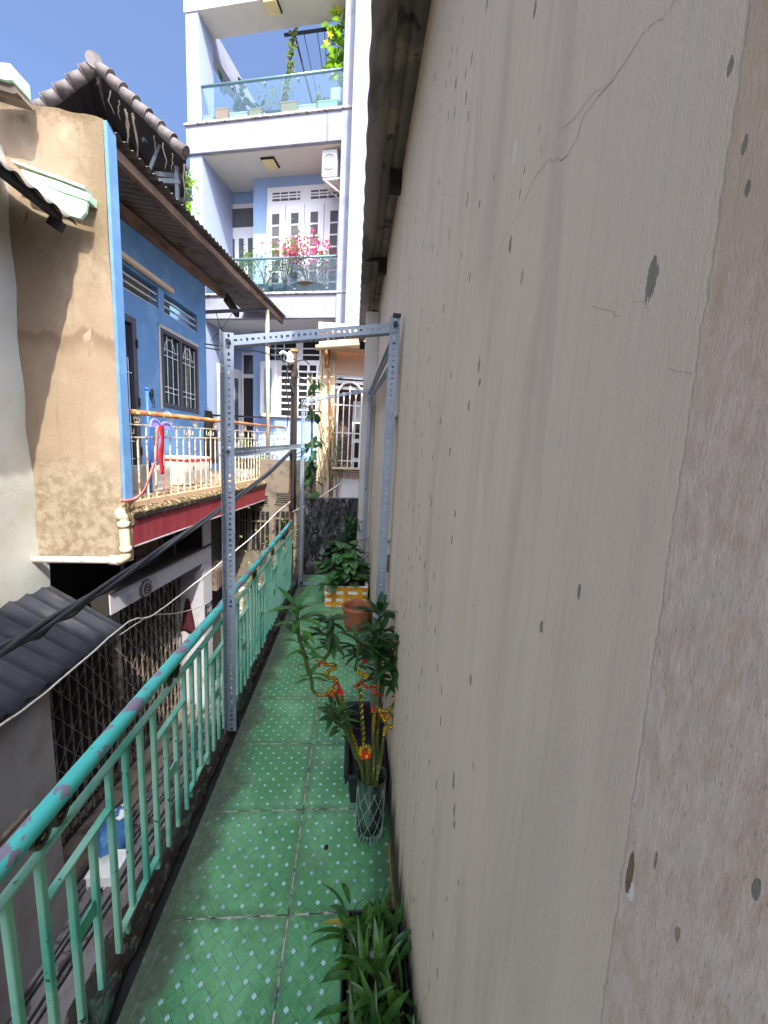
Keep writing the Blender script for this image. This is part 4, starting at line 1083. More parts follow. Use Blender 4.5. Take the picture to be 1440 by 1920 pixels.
# things on the balcony
def on_floor(x, y, z=.95): return PZ(x, y, z)
MT['whitebox'] = basic('white_polystyrene', lin(206,202,194), .7, .04, 6)
c0 = A(Au(348, 890, .42)[0], .42, .95)
bx = thing('cooler_box', 'white polystyrene box with a red taped rim and a scrawled mark on the balcony', 'box', c0)
uc, sc = (c0-AO).dot(AD), (c0-AO).dot(AN)
w = MB(); w.fbox(A, uc, uc+.78, sc, sc+.4, .952, 1.33); w.fbox(A, uc-.01, uc+.79, sc-.01, sc+.41, 1.352, 1.40); w.build('foam', MT['whitebox'], bx, bevel=.015)
w = MB(); w.fbox(A, uc-.006, uc+.786, sc-.006, sc+.406, 1.33, 1.352); w.build('red_tape', MT['redrib'], bx)
text_mesh('62', .11, A, uc+.27, sc-.002, 1.22, 'mark', MT['soot'], bx)
c1 = A(Au(286, 905, .36)[0], .36, .95)
uc2, sc2 = (c1-AO).dot(AD), (c1-AO).dot(AN)
sk = thing('white_sack', 'plain white block shaped sack on the balcony left of the cooler box', 'sack', c1)
w = MB(); w.grid(lambda u, v: A(uc2+.26+.28*math.copysign(abs(math.cos(2*pi*u))**.45, math.cos(2*pi*u))*(1-.05*v), sc2+.18+.16*math.copysign(abs(math.sin(2*pi*u))**.45, math.sin(2*pi*u))*(1-.05*v), .952+v*.33+R.uniform(-.004,.004)), 28, 6)
w.fbox(A, uc2+.0, uc2+.52, sc2+.04, sc2+.32, .96, 1.272); w.build('sack_body', MT['whitebox'], sk, fixn=False)
w = MB(); w.tube([A(uc2+.24, sc2+.18, 1.27), A(uc2+.30, sc2+.18, 1.30)], .02, 8); w.build('tied_neck', MT['whitebox'], sk)
# clothes hangers with red strips
MT['lilac'] = basic('lilac_plastic', lin(150,150,226), .45, .08, 6)
MT['redstrip'] = basic('red_strip_cloth', lin(206,30,40), .8, .12, 8)
MT['pinkstrip'] = basic('faded_pink_strip', lin(214,118,110), .8, .12, 8)
hc = A(.82, .03, rl(.82)-.02)
hg = thing('clothes_hanger', 'lilac clothes hanger hooked over the rusty balcony rail', 'hanger', hc)
hx, hz = Au(303, 792, .03)
w = MB()
arc = [(-.34,-.07),(-.30,.06),(-.18,.10),(-.05,.02),(.0,.005),(.06,.04),(.16,.07),(.28,.03),(.38,-.10)]
pts = smooth([A(hx+a*.62, .03, hz-.03+b*.55) for a, b in arc], 4)
for a, b in zip(pts[:-1], pts[1:]): w.bar(a, b, .012, .022)
w.add([A(hx+q*.62,.034,hz-.03+r*.55) for q, r in ((-.34,-.07),(-.30,.055),(-.18,.095),(-.03,-.06),(.06,.035),(.16,.065),(.28,.02),(.38,-.10))], [(0,1,2,3),(3,4,5,6,7)])
w.build('shoulders', MT['lilac'], hg, fixn=False, solid=.006)
w = MB(); w.tube([A(hx+.12, .03+.045*math.cos(t), rl(hx)+.0+.045*math.sin(t)) for t in [i*.3-.6 for i in range(14)]], .005, 6); w.build('hook', MT['grille'], hg)
def strip(name, label, pts, wd, mat, s=.02):
    w = MB(); P = smooth([A(*Au(x, y, s_)[:1], s_, Au(x, y, s_)[1]) for x, y, s_ in pts], 5)
    L = len(P)
    vs = []
    for i, p in enumerate(P):
        d = (P[min(i+1,L-1)]-P[max(i-1,0)]).normalized(); sd = d.cross(AN).normalized()
        ww = wd*(1+.12*math.sin(i*.9)); vs += [p-sd*ww/2+AN*.01*math.sin(i*.7), p+sd*ww/2]
    w.add(vs, [(2*i,2*i+1,2*i+3,2*i+2) for i in range(L-1)], 0, True)
    return tag(w.build(name, mat, fixn=False, solid=.004), label, 'cloth strip')
strip('red_strip', 'bright red cloth strip hanging from the hanger on the balcony rail', [(303,797,.0),(304,820,.0),(302,850,.0),(304,889,.0)], .075, MT['redstrip'])
strip('pink_strip', 'faded pink strap looping from the balcony rail down along its dirty edge', [(296,800,.02),(293,850,.02),(286,880,.0),(272,915,-.03),(258,933,-.045),(240,939,-.05),(226,938,-.05)], .035, MT['pinkstrip'])
strip('thin_strap', 'thin pink strap hanging straight beside the red strip', [(307,800,.01),(308,860,.01),(309,905,.0),(314,925,-.01)], .012, MT['pinkstrip'])
mp = thing('mop', 'blue handled mop with a tatty brown head standing upside down on the balcony', 'mop', A(.9,.35,.95))
m0 = A(Au(275,727,.35)[0], .35, Au(275,727,.35)[1]); mb0 = m0.copy(); mb0.z = .95
w = MB(); w.tube([mb0, m0], .022, 10); w.tube([m0-V((0,0,.03)), m0], .027, 10); w.tube([m0-V((0,0,.30)), m0-V((0,0,.27))], .026, 10); w.build('handle', basic('blue_plastic', lin(60,110,214), .4, .06, 5), mp)
w = MB(); hd = m0+AD*.10
for i in range(26): w.tube([hd+V((0,0,-.02)), hd+V((R.uniform(-.03,.03), R.uniform(-.04,.04), R.uniform(-.1,.02))), hd+V((R.uniform(-.03,.03), R.uniform(-.03,.05), R.uniform(-.24,.02)))], .003, 4)
w.tube([m0-V((0,0,.12)), hd], .008, 5)
w.build('mop_head', MT['soot'], mp)
gm = thing('black_garment', 'black garment hanging at the corner of the blue wall behind the balcony rail', 'garment', A(3.0, .6, 1.0))
gu, gz_ = Au(392, 770, .55)
w = MB()
for sgn in (1,):
    w.grid(lambda u, v: A(gu+(u-.25)*(.08+.34*min(1,v*2.2))+.01*math.sin(u*20), .55+.05*math.sin(u*pi)+.02*math.sin(u*17+v*5), gz_-v*.95), 12, 10)
    w.grid(lambda u, v: A(gu+(u-.25)*(.08+.34*min(1,v*2.2)), .60+.03*math.sin(u*11), gz_-v*.95), 12, 10)
w.build('cloth', basic('black_cloth', (.015,.013,.016), .95, .2, 6), gm, fixn=False)
w = MB(); w.tube([A(gu-.02+.03*math.cos(t), .57, gz_+.02+.03*math.sin(t)) for t in [i*.4-1 for i in range(10)]], .004, 5); w.build('hook', MT['bolt'], gm)
w = MB()
for i in range(34):
    c = A(R.uniform(4.1,5.9), R.uniform(.2,.6), R.uniform(1.05,1.75)); a = R.uniform(0, 2*pi)
    for j in range(4): w.leaf(c+V((R.uniform(-.05,.05),R.uniform(-.05,.05),R.uniform(-.05,.05))), (math.cos(a+j*1.6), math.sin(a+j*1.6), R.uniform(0,1)), .13, .05, .8, n=4)
MT['leaf_mid'] = leafmat('mid_green_leaf', lin(74,112,44), lin(118,146,62), trans=.35)  # yellowish mid-green leaf tones
bp = thing('balcony_plant', 'leafy green plants in a low tub at the far end of the rusty balcony', 'plant', A(5, .4, .95))
w.build('leaves', MT['leaf_mid'], bp, fixn=False)
w = MB(); w.fbox(A, 4.0, 5.9, .25, .55, .952, 1.12); w.build('tub', MT['whitebox'], bp, bevel=.01)
w = MB()
for i in range(8): u_ = 4.2+i*.22; w.tube([A(u_,.4,1.1), A(u_+R.uniform(-.1,.1),.4,1.5)], .008, 5)
w.tube([A(4.1,.4,1.12), A(5.85,.4,1.12)], .008, 5); w.build('stems', MT['stalk'], bp)

# ------------------------------------------------------------------ neighbour on the left
MT['whitewall'] = basic('rough_white_wall', lin(198,197,188), .9, .05, 6, c2=lin(192,188,174), s2=2.2, thr=.55, soft=.12, streak=(lin(190,184,164), 8, .66), bump=.6, bs=40, bd=.006)
MT['greywall'] = basic('grey_wall', lin(150,146,142), .85, .08, 3, c2=lin(140,130,122), s2=2.5, thr=.56, soft=.1, streak=(lin(110,98,88), 7, .64), bump=.25)
MT['mint'] = basic('mint_gutter', lin(190,222,192), .5, .06, 5, c2=lin(160,150,120), s2=9, thr=.68)
MT['asbestos'] = basic('dark_awning_tile', lin(40,42,50), .7, .2, 6, c2=lin(66,64,68), s2=5, thr=.6, soft=.1, st=(.35,1,1), bump=.25, bs=70)
NH = thing('white_house', 'white walled neighbouring house with a dark corrugated awning over its ground floor', 'house', (-2.7, 2, GZ))
w = MB()
def wg(u, v): return V((-3.3+.012*math.sin(v*31+u*7)*math.sin(u*17), -4+u*8.32, -.4+v*4.6))
w.grid(wg, 60, 50); w.quad((-3.3,4.32,-.4),(-3.7,4.32,-.4),(-3.7,4.32,4.2),(-3.3,4.32,4.2))
w.build('upper_wall', MT['whitewall'], NH, fixn=False)
w = MB(); w.box(-2.95, -2.65, -4, 3.37, GZ, -.50); w.build('lower_wall', MT['greywall'], NH, bevel=.02)
w = MB(); w.box(-2.64, -2.60, 2.2, 3.0, -1.62, -1.50); w.build('wall_ledge', MT['stepc'], NH)
w = MB()
def aw2(u, v):
    y = -3+v*7.33; ph = (y/.20) % 1; k = .012*(math.cos(ph*2*pi)) + (.010 if ph < .14 else 0)
    return V((-3.34+u*.80, y, .0-.50*u+k))
w.grid(aw2, 5, 520); w.build('awning', MT['asbestos'], NH, fixn=False, solid=.008)
w = MB(); w.bar((-2.60,-3,-.52), (-2.60,4.2,-.52), .04, .05); w.build('awning_rail', MT['frame_dk'], NH)
w = MB()
def aw3(u, v):
    y = -3+v*7.1; k = .02*math.sin(y*2*pi/.19)
    return V((-3.34+u*.70, y, 4.02-.46*u+k))
w.grid(aw3, 4, 420); up_ = w.build('upper_awning', MT['corr_dk'], NH, fixn=False, solid=.006)
w = MB(); w.bar((-2.72,-3,3.56), (-2.72,4.0,3.56), .05, .08); w.build('awning_rail', MT['soot'], NH)
for y in (3.2, 1.8, .4):
    w = MB(); w.bar((-3.3,y,3.3), (-2.72,y,3.52), .04, .05); w.bar((-3.3,y,3.3),(-3.3,y,3.95),.05,.05); w.build('strut', MT['frame_dk'], NH)
w = MB(); w.bar((-2.8,4.0,3.53), (-2.70,4.0,3.47), .05, .09); w.build('beam_end', MT['soot'], NH)
# mint flashing on the peach wall and gutter end at the top
fl = thing('mint_flashing', 'pale mint metal gutter sloping down across the peach side wall', 'gutter', (-2.8, 4.1, 3.8))
w = MB()
pts = [PY(*q, 4.06) for q in ((38,316),(110,340),(166,362),(165,376),(112,358),(42,330))]
w.prism(pts, V((0,.13,0)))
pts = [PY(*q, 4.02) for q in ((44,331),(112,360),(163,378),(160,398),(150,410),(130,404),(60,352))]
w.prism(pts, V((0,.035,0)))
w.build('gutter_sheet', MT['mint'], fl, bevel=.006)
w = MB(); w.bar(PY(30,308,4.1), PY(166,358,4.1), .1, .02); w.build('cement_fillet', MT['whitewall'], fl)
gt2 = thing('gutter_end', 'mint green gutter end with rusty underside above the peach side wall', 'gutter', PY(10,140,3.9))
w = MB(); w.prism([PY(*q, 3.9) for q in ((-60,110),(19,118),(22,150),(10,150),(-60,128))], V((0,.2,0))); w.build('gutter_sheet', MT['mint'], gt2, bevel=.008)
w = MB(); w.prism([PY(*q, 3.93) for q in ((-60,132),(12,151),(22,152),(32,174),(26,176),(-60,150))], V((0,.16,0))); w.build('rusty_edge', MT['stepc'], gt2)
# bags in the alley
bg = thing('blue_bag', 'blue plastic bag full of rubbish standing in the alley below the railing', 'bag', PZ(215,1600,GZ))
bc = PZ(213,1598,GZ)
w = MB(); w.blob(bc+V((0,0,.2)), (.17,.22,.22), 16, 0, .13); w.blob(bc+V((.03,.1,.40)), (.06,.08,.08), 10, 0, .25)
w.build('bag_body', basic('blue_plastic_bag', lin(70,120,168), .3, .3, 10, c2=lin(130,166,200), s2=9, thr=.58, bump=.6, bs=14, bd=.03), bg)
w = MB(); w.blob(bc+V((.05,.12,.42)), (.09,.1,.05), 10, 0, .2); w.build('white_wrap', MT['foam'], bg)
bt_ = PZ(212,1640,GZ)
w = MB(); w.box(bt_.x-.18, bt_.x+.12, bt_.y-.16, bt_.y+.12, GZ+.002, GZ+.16); w.box(bt_.x-.19, bt_.x+.13, bt_.y-.17, bt_.y+.13, GZ+.16, GZ+.185)
tag(w.build('white_box', MT['foam'], bevel=.01), 'white foam box on the alley floor beside the blue bag', 'box')

# ------------------------------------------------------------------ tiled gable roof
MT['rooftile'] = basic('mauve_grey_roof_tile', lin(110,101,98), .75, .16, 6, c2=lin(82,75,72), s2=4, thr=.56, soft=.1, bump=.2)
MT['underroof'] = basic('dark_under_roof', lin(48,46,48), .9, .3, 6)
MT['steelblue'] = basic('grey_steel_tube', lin(48,54,62), .5, .1, 6)
rg = V((-4.654, 8, 7.865)); dr_ = V((1.42, 0, -1.19)); dl_ = V((-1.5, 0, -1.15))
TR = thing('tiled_roof_house', 'house with a dark tiled gable roof rising behind the peach wall', 'house', (-4.5, 9, GZ))
w = MB()
for d in (dr_, dl_):
    e = V((-1.0, 2.2, 0))
    n = 9
    for k in range(n):
        a = rg+d*(k/n); b = rg+d*((k+1.12)/n); up = V((0,0,.045))
        w.hexa([a-up*.3, b-up*.3+V((0,0,.03)), b-up*.3+e+V((0,0,.03)), a-up*.3+e, a+up*.4, b+up*.4+V((0,0,.03)), b+up*.4+e+V((0,0,.03)), a+up*.4+e])
w.build('roof_tiles', MT['underroof'], TR)
w = MB()
for d in (dr_, dl_):
    n = 7
    for k in range(n):
        a = rg+d*(k/n)+V((0,-.02,.03)); b = rg+d*((k+1.08)/n)+V((0,-.02,.075))
        w.tube([a, b], [.085, .105], 12); w.tube([b-(b-a)*.06, b], .112, 12)
w.build('verge_tiles', MT['rooftile'], TR)
w = MB(); w.tube([rg+V((0,-.10,.06)), rg+V((-1.0,2.2,.16))], .12, 14); w.build('ridge_cap', MT['rooftile'], TR)
w = MB(); w.prism([V((-6.4,9.1,3)), V((-3.74,9.1,3)), V((-3.74,9.1,6.75)), V((-5.15,9.1,7.9)), V((-6.4,9.1,6.9))], V((0,.1,0))); w.build('gable_dark', MT['dark'], TR)  # blackened to stand for the shade inside the open gable
w = MB()
w.bar((-5.8,8.3,6.52),(-3.42,8.3,6.52),.08,.08); w.bar((-4.0,8.1,6.95),(-3.6,9.0,7.1),.06,.06); w.bar((-3.75,8.2,6.05),(-3.5,8.9,6.5),.06,.06)
w.bar((-4.2,8.15,6.3),(-3.40,8.15,6.35),.07,.08); w.bar((-3.9,8.15,5.75),(-3.42,8.15,5.8),.06,.07); w.bar((-3.45,8.15,5.2),(-3.45,8.15,6.6),.06,.06); w.bar((-4.05,8.2,6.3),(-3.75,8.2,6.95),.05,.06)
w.build('roof_frame', MT['steelblue'], TR)
w = MB()
def hang(x, z, L, th):
    p = V((x, 7.98, z)); pts = [p]
    for i in range(6): pts.append(pts[-1]+V((R.uniform(-.03,.03), R.uniform(-.02,.02), -L/6)))
    w.tube(pts, [th]*4+[th*.6]*3, 5)
for x, z, L, th in ((-4.45,7.55,.35,.012),(-4.32,7.42,.3,.01),(-4.22,7.3,.75,.02),(-4.19,7.25,.6,.014),(-4.1,7.25,.75,.02),(-4.07,7.2,.5,.012),(-3.75,6.95,.3,.008),(-3.6,6.85,.45,.012),(-3.45,6.7,.3,.01),(-3.25,6.55,.65,.016),(-3.22,6.55,.5,.012),(-4.62,7.75,.15,.008)): hang(x, z, L, th)
w.build('dead_creepers', basic('dead_creeper', lin(72,62,52), .9, .2, 9), TR)

# ------------------------------------------------------------------ tall white and blue house
MT['tallw'] = basic('white_paint', lin(150,151,165), .8, .04, 3, c2=lin(134,134,148), s2=2, thr=.6, soft=.12, streak=(lin(112,110,120), 7, .6), bump=.1)
MT['tallb'] = basic('pale_blue_paint', lin(150,174,212), .8, .05, 3, bump=.1)
MT['soffit'] = basic('cream_soffit', lin(214,208,196), .85, .05, 3, bump=.1)
MT['winw'] = basic('white_window_paint', lin(226,222,222), .5, .05, 5)
MT['curtain'] = basic('grey_curtain', lin(88,86,90), .8, .3, 14, st=(3,1,.2))
MT['balglass'] = glassmat('balustrade_glass', (.87,.95,.97), .03, .02, (.5,.7,.75), .02)
MT['glassdark'] = paneglass('dark_glass', (.03,.035,.04))
MT['graniteled'] = basic('dirty_granite_ledge', lin(190,184,182), .7, .2, 20, c2=lin(110,104,100), s2=14, thr=.55, soft=.08)
TH = thing('tall_house', 'narrow tall white and pale blue house with glass balconies at the end of the alley', 'house', W(-2, 2, GZ))
Z0, Z1 = 4.72, 5.30      # first slab
Z2, Z3 = 8.40, 9.03      # second slab
Z4 = 11.25               # roof slab
VL, VR = -4.36, -.28
SR, SM = 1.36, .90
for q in ((VL-.04, -.38, .0, SR+1, Z0, Z1-.05), (VL-.06, -.36, -.02, SR+1, Z2, Z3-.05)): w = MB(); w.fbox(W, *q); w.build('slab', MT['tallw'], TH, bevel=.01)
for q in ((VL-.07, -.30, -.05, .3, Z1-.05, Z1), (VL-.09, -.30, -.06, .3, Z3-.05, Z3)): w = MB(); w.fbox(W, *q); w.build('ledge', MT['graniteled'], TH, bevel=.01)
for z in (Z0, Z2): w = MB(); w.fbox(W, VL+.06, -.62, .06, SR-.02, z-.02, z-.002); w.build('soffit', MT['soffit'], TH)
w = MB(); w.fbox(W, -4.40, -.3, -.02, .60, Z4, Z4+.3); w.build('roof_slab', MT['soffit'], TH)
# columns / fins
w = MB(); w.fbox(W, -.58, -.27, -.03, SR+1, GZ, 15); w.build('column', MT['tallw'], TH, bevel=.01)
w = MB(); w.fbox(W, -.268, 1.8, -.30, 3, GZ, 15); w.build('side_fin', MT['tallw'], TH)
w = MB(); w.fbox(W, VL, VL+.32, .0, SR+.1, GZ, Z0-.003); w.fbox(W, VL, VL+.32, .03, SR+.1, Z1+.003, Z2-.003); w.fbox(W, VL-.02, VL+.30, .0, .56, Z3+.003, Z4-.003); w.build('side_wall', basic('blue_white_paint', lin(152,162,186), .8, .04, 3), TH)
w = MB(); w.hexa([W(VL+.0,.61,Z4-.22),W(VL+.25,.61,Z4-.22),W(VL+.25,5,Z4-.22),W(VL+.0,5,Z4-.22),W(VL+.0,.61,Z4+.28),W(VL+.25,.61,Z4+.28),W(VL+.25,5,Z4+.28),W(VL+.0,5,Z4+.28)]); w.build('roof_beam', MT['tallw'], TH)
# rear walls
v0 = Wv(475, 400, SM)[0]
w = MB(); w.fbox(W, v0, -.58, SM, SM+.3, GZ, Z0-.02); w.fbox(W, v0, -.58, SM, SM+.3, Z1, Z2-.02)
w.fbox(W, VL+.3, v0, SR, SR+.2, GZ, Z0-.02); w.fbox(W, VL+.3, v0, SR, SR+.2, Z1, Z2-.02); w.build('front_wall', MT['tallb'], TH)
# upper window: two transoms and four louvre leaves
def tall_window(px0, px1, zt, zb, ztr, s, nt, nl, open_=False):
    w = MB(); w.fbox(W, px0, px1, s-.05, s+.004, zb, zt); fo = w.build('window', MT['winw'], TH, bevel=.006)
    g = MB(); c = MB(); b = MB()
    dv = (px1-px0)/nt
    for k in range(nt):
        a, e = px0+k*dv+.14*dv, px0+(k+1)*dv-.14*dv
        c.fbox(W, a, e, s-.058, s-.051, ztr+.1, zt-.13)
        for z in (.33, .66): zz = ztr+.1+(zt-ztr-.23)*z; b.fbox(W, a, e, s-.068, s-.059, zz-.015, zz+.015)
        for q in (.3, .6, .9): vv = a+(e-a)*q; b.fbox(W, vv-.012, vv+.012, s-.074, s-.0685, ztr+.1, zt-.13)
    dv = (px1-px0)/nl
    for k in range(nl):
        a, e = px0+k*dv, px0+(k+1)*dv; m_ = (a+e)/2
        b.fbox(W, a+.01, e-.01, s-.09, s-.062, zb+.03, ztr-.02, 1)
        c.fbox(W, m_-dv*.19, m_+dv*.19, s-.098, s-.0915, zb+.25, ztr-.22)
        n = 7
        for q in range(1, n): zz = zb+.25+(ztr-.22-zb-.25)*q/n; b.fbox(W, m_-dv*.19, m_+dv*.19, s-.108, s-.099, zz-.016, zz+.016)
    c.build('pane', MT['curtain'], fo); b.build('bars', [MT['winw'], MT['winw']], fo)
    return fo
a0, zt = Wv(503, 352, SM); a1, _ = Wv(626, 345, SM); _, zb = Wv(560, 548, SM); _, ztr = Wv(565, 385, SM)
tall_window(a0, -.72, 8.12, Z1+.02, 7.70, SM, 2, 4)
# recessed doors
def louvre_door(v_0, v_1, zt, zb, ztr, s):
    w = MB(); w.fbox(W, v_0, v_1, s-.05, s+.004, zb, zt); fo = w.build('door', MT['winw'], TH, bevel=.006)
    c = MB(); c.fbox(W, v_0+.15, v_1-.02, s-.058, s-.051, ztr+.08, zt-.12)
    for k in range(3): a = v_0+.15+k*.27; c.fbox(W, a, a+.14, s-.058, s-.051, zb+.4, ztr-.2)
    c.build('pane', MT['curtain'], fo); return fo
louvre_door(Wv(424,450,SR)[0], v0-.01, 8.08, Z1+.02, 7.42, SR)
# ground level behind the rusty balcony
w = MB(); gl0 = Wv(455, 700, SR)[0]
w.fbox(W, gl0, v0-.02, SR-.04, SR-.003, 1.6, 4.25); dk = w.build('doorway', MT['winw'], TH)
w = MB(); w.fbox(W, gl0+.06, v0-.02, SR-.052, SR-.041, 1.6, 3.55); w.build('opening', MT['underroof'], dk)
w = MB(); w.fbox(W, gl0+.06, v0-.02, SR-.052, SR-.041, 3.66, 4.18); w.build('transom', MT['glassdark'], dk)
w = MB(); w.prism([W(gl0+.25,SR-.056,2.55),W(v0-.1,SR-.056,2.5),W(v0-.1,SR-.056,3.02),W(gl0+.25,SR-.056,3.1)], -WN*.012); w.build('picture', MT['bolt'], dk)
w = MB()
o0, o1 = W(VL+.42, .35, 0), W(gl0-.02, SR-.05, 0)
w.hexa([o0+V((0,0,1.4)), o1+V((0,0,1.4)), o1+WN*.05+V((0,0,1.4)), o0+WN*.05+V((0,0,1.4)), o0+V((0,0,3.75)), o1+V((0,0,3.75)), o1+WN*.05+V((0,0,3.75)), o0+WN*.05+V((0,0,3.75))]); lv = w.build('open_door', MT['winw'], TH, bevel=.006)
w = MB()
for k in range(3):
    a = o0.lerp(o1, .12+k*.3)-WN*.012; b = o0.lerp(o1, .28+k*.3)-WN*.012
    w.hexa([a+V((0,0,1.7)), b+V((0,0,1.7)), b+WN*.008+V((0,0,1.7)), a+WN*.008+V((0,0,1.7)), a+V((0,0,3.5)), b+V((0,0,3.5)), b+WN*.008+V((0,0,3.5)), a+WN*.008+V((0,0,3.5))])
w.build('pane', MT['curtain'], lv)
b0 = Wv(499, 700, SM)[0]; b1 = -.62
_, zA = Wv(545, 640, SM); 
w = MB(); w.fbox(W, b0, b1, SM-.05, SM+.004, 2.42, 4.52); lw_ = w.build('window', MT['winw'], TH, bevel=.006)
w = MB(); w.fbox(W, b0+.1, b0+.88, SM-.058, SM-.051, 3.95, 4.42); w.fbox(W, b0+1.08, b1-.05, SM-.058, SM-.051, 3.95, 4.42); w.fbox(W, b0+.48, b1-.1, SM-.058, SM-.051, 2.50, 3.82); w.build('pane', MT['dark'], lw_)
w = MB()
for q in range(1, 8): zz = 2.5+q*.165; w.fbox(W, b0+.48, b1-.1, SM-.074, SM-.0595, zz-.022, zz+.022)
for vv in (b0+.95, b0+1.25, b0+1.5): w.fbox(W, vv-.03, vv+.03, SM-.076, SM-.0595, 2.5, 3.82)
for z in (4.08, 4.24): w.fbox(W, b0+.1, b1-.05, SM-.07, SM-.0595, z-.015, z+.015)
for vv in (b0+.3, b0+.55): w.fbox(W, vv-.015, vv+.015, SM-.072, SM-.0595, 3.95, 4.42)
w.build('bars', MT['winw'], lw_)
w = MB(); w.fbox(W, b0-.02, b0+.44, SM-.30, SM-.26, 2.38, 3.86); sh = w.build('shutter', MT['winw'], TH, bevel=.005)
w = MB(); w.fbox(W, b0+.10, b0+.32, SM-.308, SM-.301, 2.52, 3.68); w.build('pane', MT['balglass'], sh)
# first floor verandah floor + rail
w = MB(); w.fbox(W, VL, -.3, -.1, SR+.2, GZ, 1.45); w.build('verandah', MT['tallb'], TH)
w = MB(); w.bar(W(VL+.3,.0,2.36), W(-.6,.0,2.36), .04, .05); w.build('verandah_rail', MT['frame_dk'], TH)
# glass balustrades
def balustrade(zf, zt, v_0, v_1, s=.08):
    w = MB(); w.fbox(W, v_0, v_1, s, s+.012, zf+.02, zt-.02); g = w.build('glass_panel', MT['balglass'], TH)
    w = MB(); w.tube([W(v_0, s+.006, zt), W(v_1, s+.006, zt)], .028, 10); w.build('glass_rail', basic('glass_rail_metal', lin(120,150,156), .3, .08, 5, metal=.4), g)
    for k in range(5):
        vv = v_0+.25+(v_1-v_0-.5)*k/4
        for z in (zf+.1, zt-.1): w = MB(); w.tube([W(vv, s-.03, z), W(vv, s+.0, z)], .022, 8); w.build('stud', MT['steel'], g)
balustrade(Z3, 9.84, VL+.04, -.60); balustrade(Z1, 6.10, VL+.04, -.60)
w = MB(); w.fbox(W, VL+.02, VL+.03, .09, 1.2, Z3+.02, 9.80); w.build('glass_panel', MT['balglass'], TH)
# ceiling lamps
MT['lampglass'] = basic('cream_lamp_glass', lin(222,204,150), .4, .05, 5)
for (px, py, zz) in ((507, 304, Z2-.02), (510, 8, Z4), (462, 680, Z0-.02)):
    q = PZ(px, py, zz); v_ = (q-WO).dot(WD); s_ = (q-WO).dot(WN)
    w = MB(); w.fbox(W, v_-.17, v_+.17, s_-.17, s_+.17, zz-.03, zz-.002); lm = w.build('ceiling_lamp', MT['soot'], TH)
    w = MB(); w.fbox(W, v_-.15, v_+.15, s_-.15, s_+.15, zz-.09, zz-.031); w.build('lamp_glass', MT['lampglass'], lm, bevel=.02)
# air conditioner on the right fin
acv, acz = Wv(620, 310, .5)
ac = thing('air_conditioner', 'white split air conditioner unit on a bracket under the balcony of the tall house', 'air conditioner', W(-.80,.4,7.92))
w = MB(); w.fbox(W, -1.08, -.72, .14, .62, 7.80, 8.36); w.build('casing', MT['winw'], ac, bevel=.02)
w = MB(); disc_pts = [W(-.90+.15*math.cos(t), .132, 8.10+.15*math.sin(t)) for t in [i*2*pi/20 for i in range(20)]]; w.tube(disc_pts, .012, 6, closed=True); 
for r in (.05, .1): w.tube([W(-.90+r*math.cos(t), .132, 8.10+r*math.sin(t)) for t in [i*2*pi/16 for i in range(16)]], .006, 5, closed=True)
w.build('fan_grille', MT['pillar'], ac)
w = MB(); w.bar(W(-1.05,.18,7.77), W(-.59,.18,7.77), .04, .04); w.bar(W(-1.05,.56,7.77), W(-.59,.56,7.77), .04, .04); w.bar(W(-1.0,.18,7.75), W(-.60,.18,7.45), .03, .03); w.bar(W(-1.0,.56,7.75), W(-.60,.56,7.45), .03, .03); w.build('bracket', MT['soffit'], ac)
# crates and pots on the upper ledge
def box_on(v_, s_, z, wd, dp_, h, m, label, name='planter_box', cat='planter', grp='planter boxes on the upper glass balcony'):
    t = thing(name, label, cat, W(v_, s_, z), grp)
    w = MB(); w.hexa([W(v_-wd*.46,s_,z+.003),W(v_+wd*.46,s_,z+.003),W(v_+wd*.46,s_+dp_,z+.003),W(v_-wd*.46,s_+dp_,z+.003),W(v_-wd/2,s_-.01,z+h),W(v_+wd/2,s_-.01,z+h),W(v_+wd/2,s_+dp_,z+h),W(v_-wd/2,s_+dp_,z+h)])
    w.build('box', m, t, bevel=.01)
    w = MB(); w.fbox(W, v_-wd/2-.01, v_+wd/2+.01, s_-.02, s_+dp_+.01, z+h+.001, z+h+.03); w.build('rim', m, t, bevel=.006)
    return t
MT['orange'] = basic('orange_plastic', lin(232,160,84), .5, .08, 6)
MT['kraft'] = basic('tan_card', lin(196,168,110), .8, .1, 6)
GB = 'planter boxes on the upper glass balcony'
box_on(-3.98,.14,Z3,.36,.3,.22, MT['foam'], 'small white foam planter box at the left end of the upper balcony')
box_on(-3.58,.13,Z3,.32,.3,.34, MT['orange'], 'orange planter box on the upper balcony')
box_on(-3.15,.14,Z3,.46,.3,.22, MT['foam'], 'white foam planter box right beside the orange one on the upper balcony')
box_on(-2.72,.14,Z3,.32,.28,.26, MT['kraft'], 'tan planter box left of the dark crate on the upper balcony')
box_on(-2.33,.14,Z3,.40,.28,.18, MT['frame_dk'], 'low dark blue crate on the upper balcony ledge', 'crate', 'crate')
box_on(-1.9,.14,Z3,.40,.3,.32, MT['kraft'], 'tall tan and white box in the middle of the upper balcony')
box_on(-1.46,.14,Z3,.44,.3,.22, MT['foam'], 'white foam planter box at the foot of the climbing vine on the upper balcony')
box_on(-.98,.14,Z3,.46,.3,.26, MT['mint'], 'pale mint planter box near the right end of the upper balcony')
wt = thing('white_tub', 'rounded white tub hung high at the right end of the upper glass balcony', 'tub', W(-.80,.2,9.3))
w = MB(); w.fbox(W, -.94, -.66, .16, .42, 9.30, 9.60); w.build('tub_body', MT['foam'], wt, bevel=.05)
w = MB(); w.fbox(W, -.92, -.68, .18, .40, Z3, 9.296); w.build('stand', MT['frame_dk'], wt)
MT['leaf_dk'] = leafmat('dark_leaf', lin(30,62,40), lin(54,92,52), trans=.2)
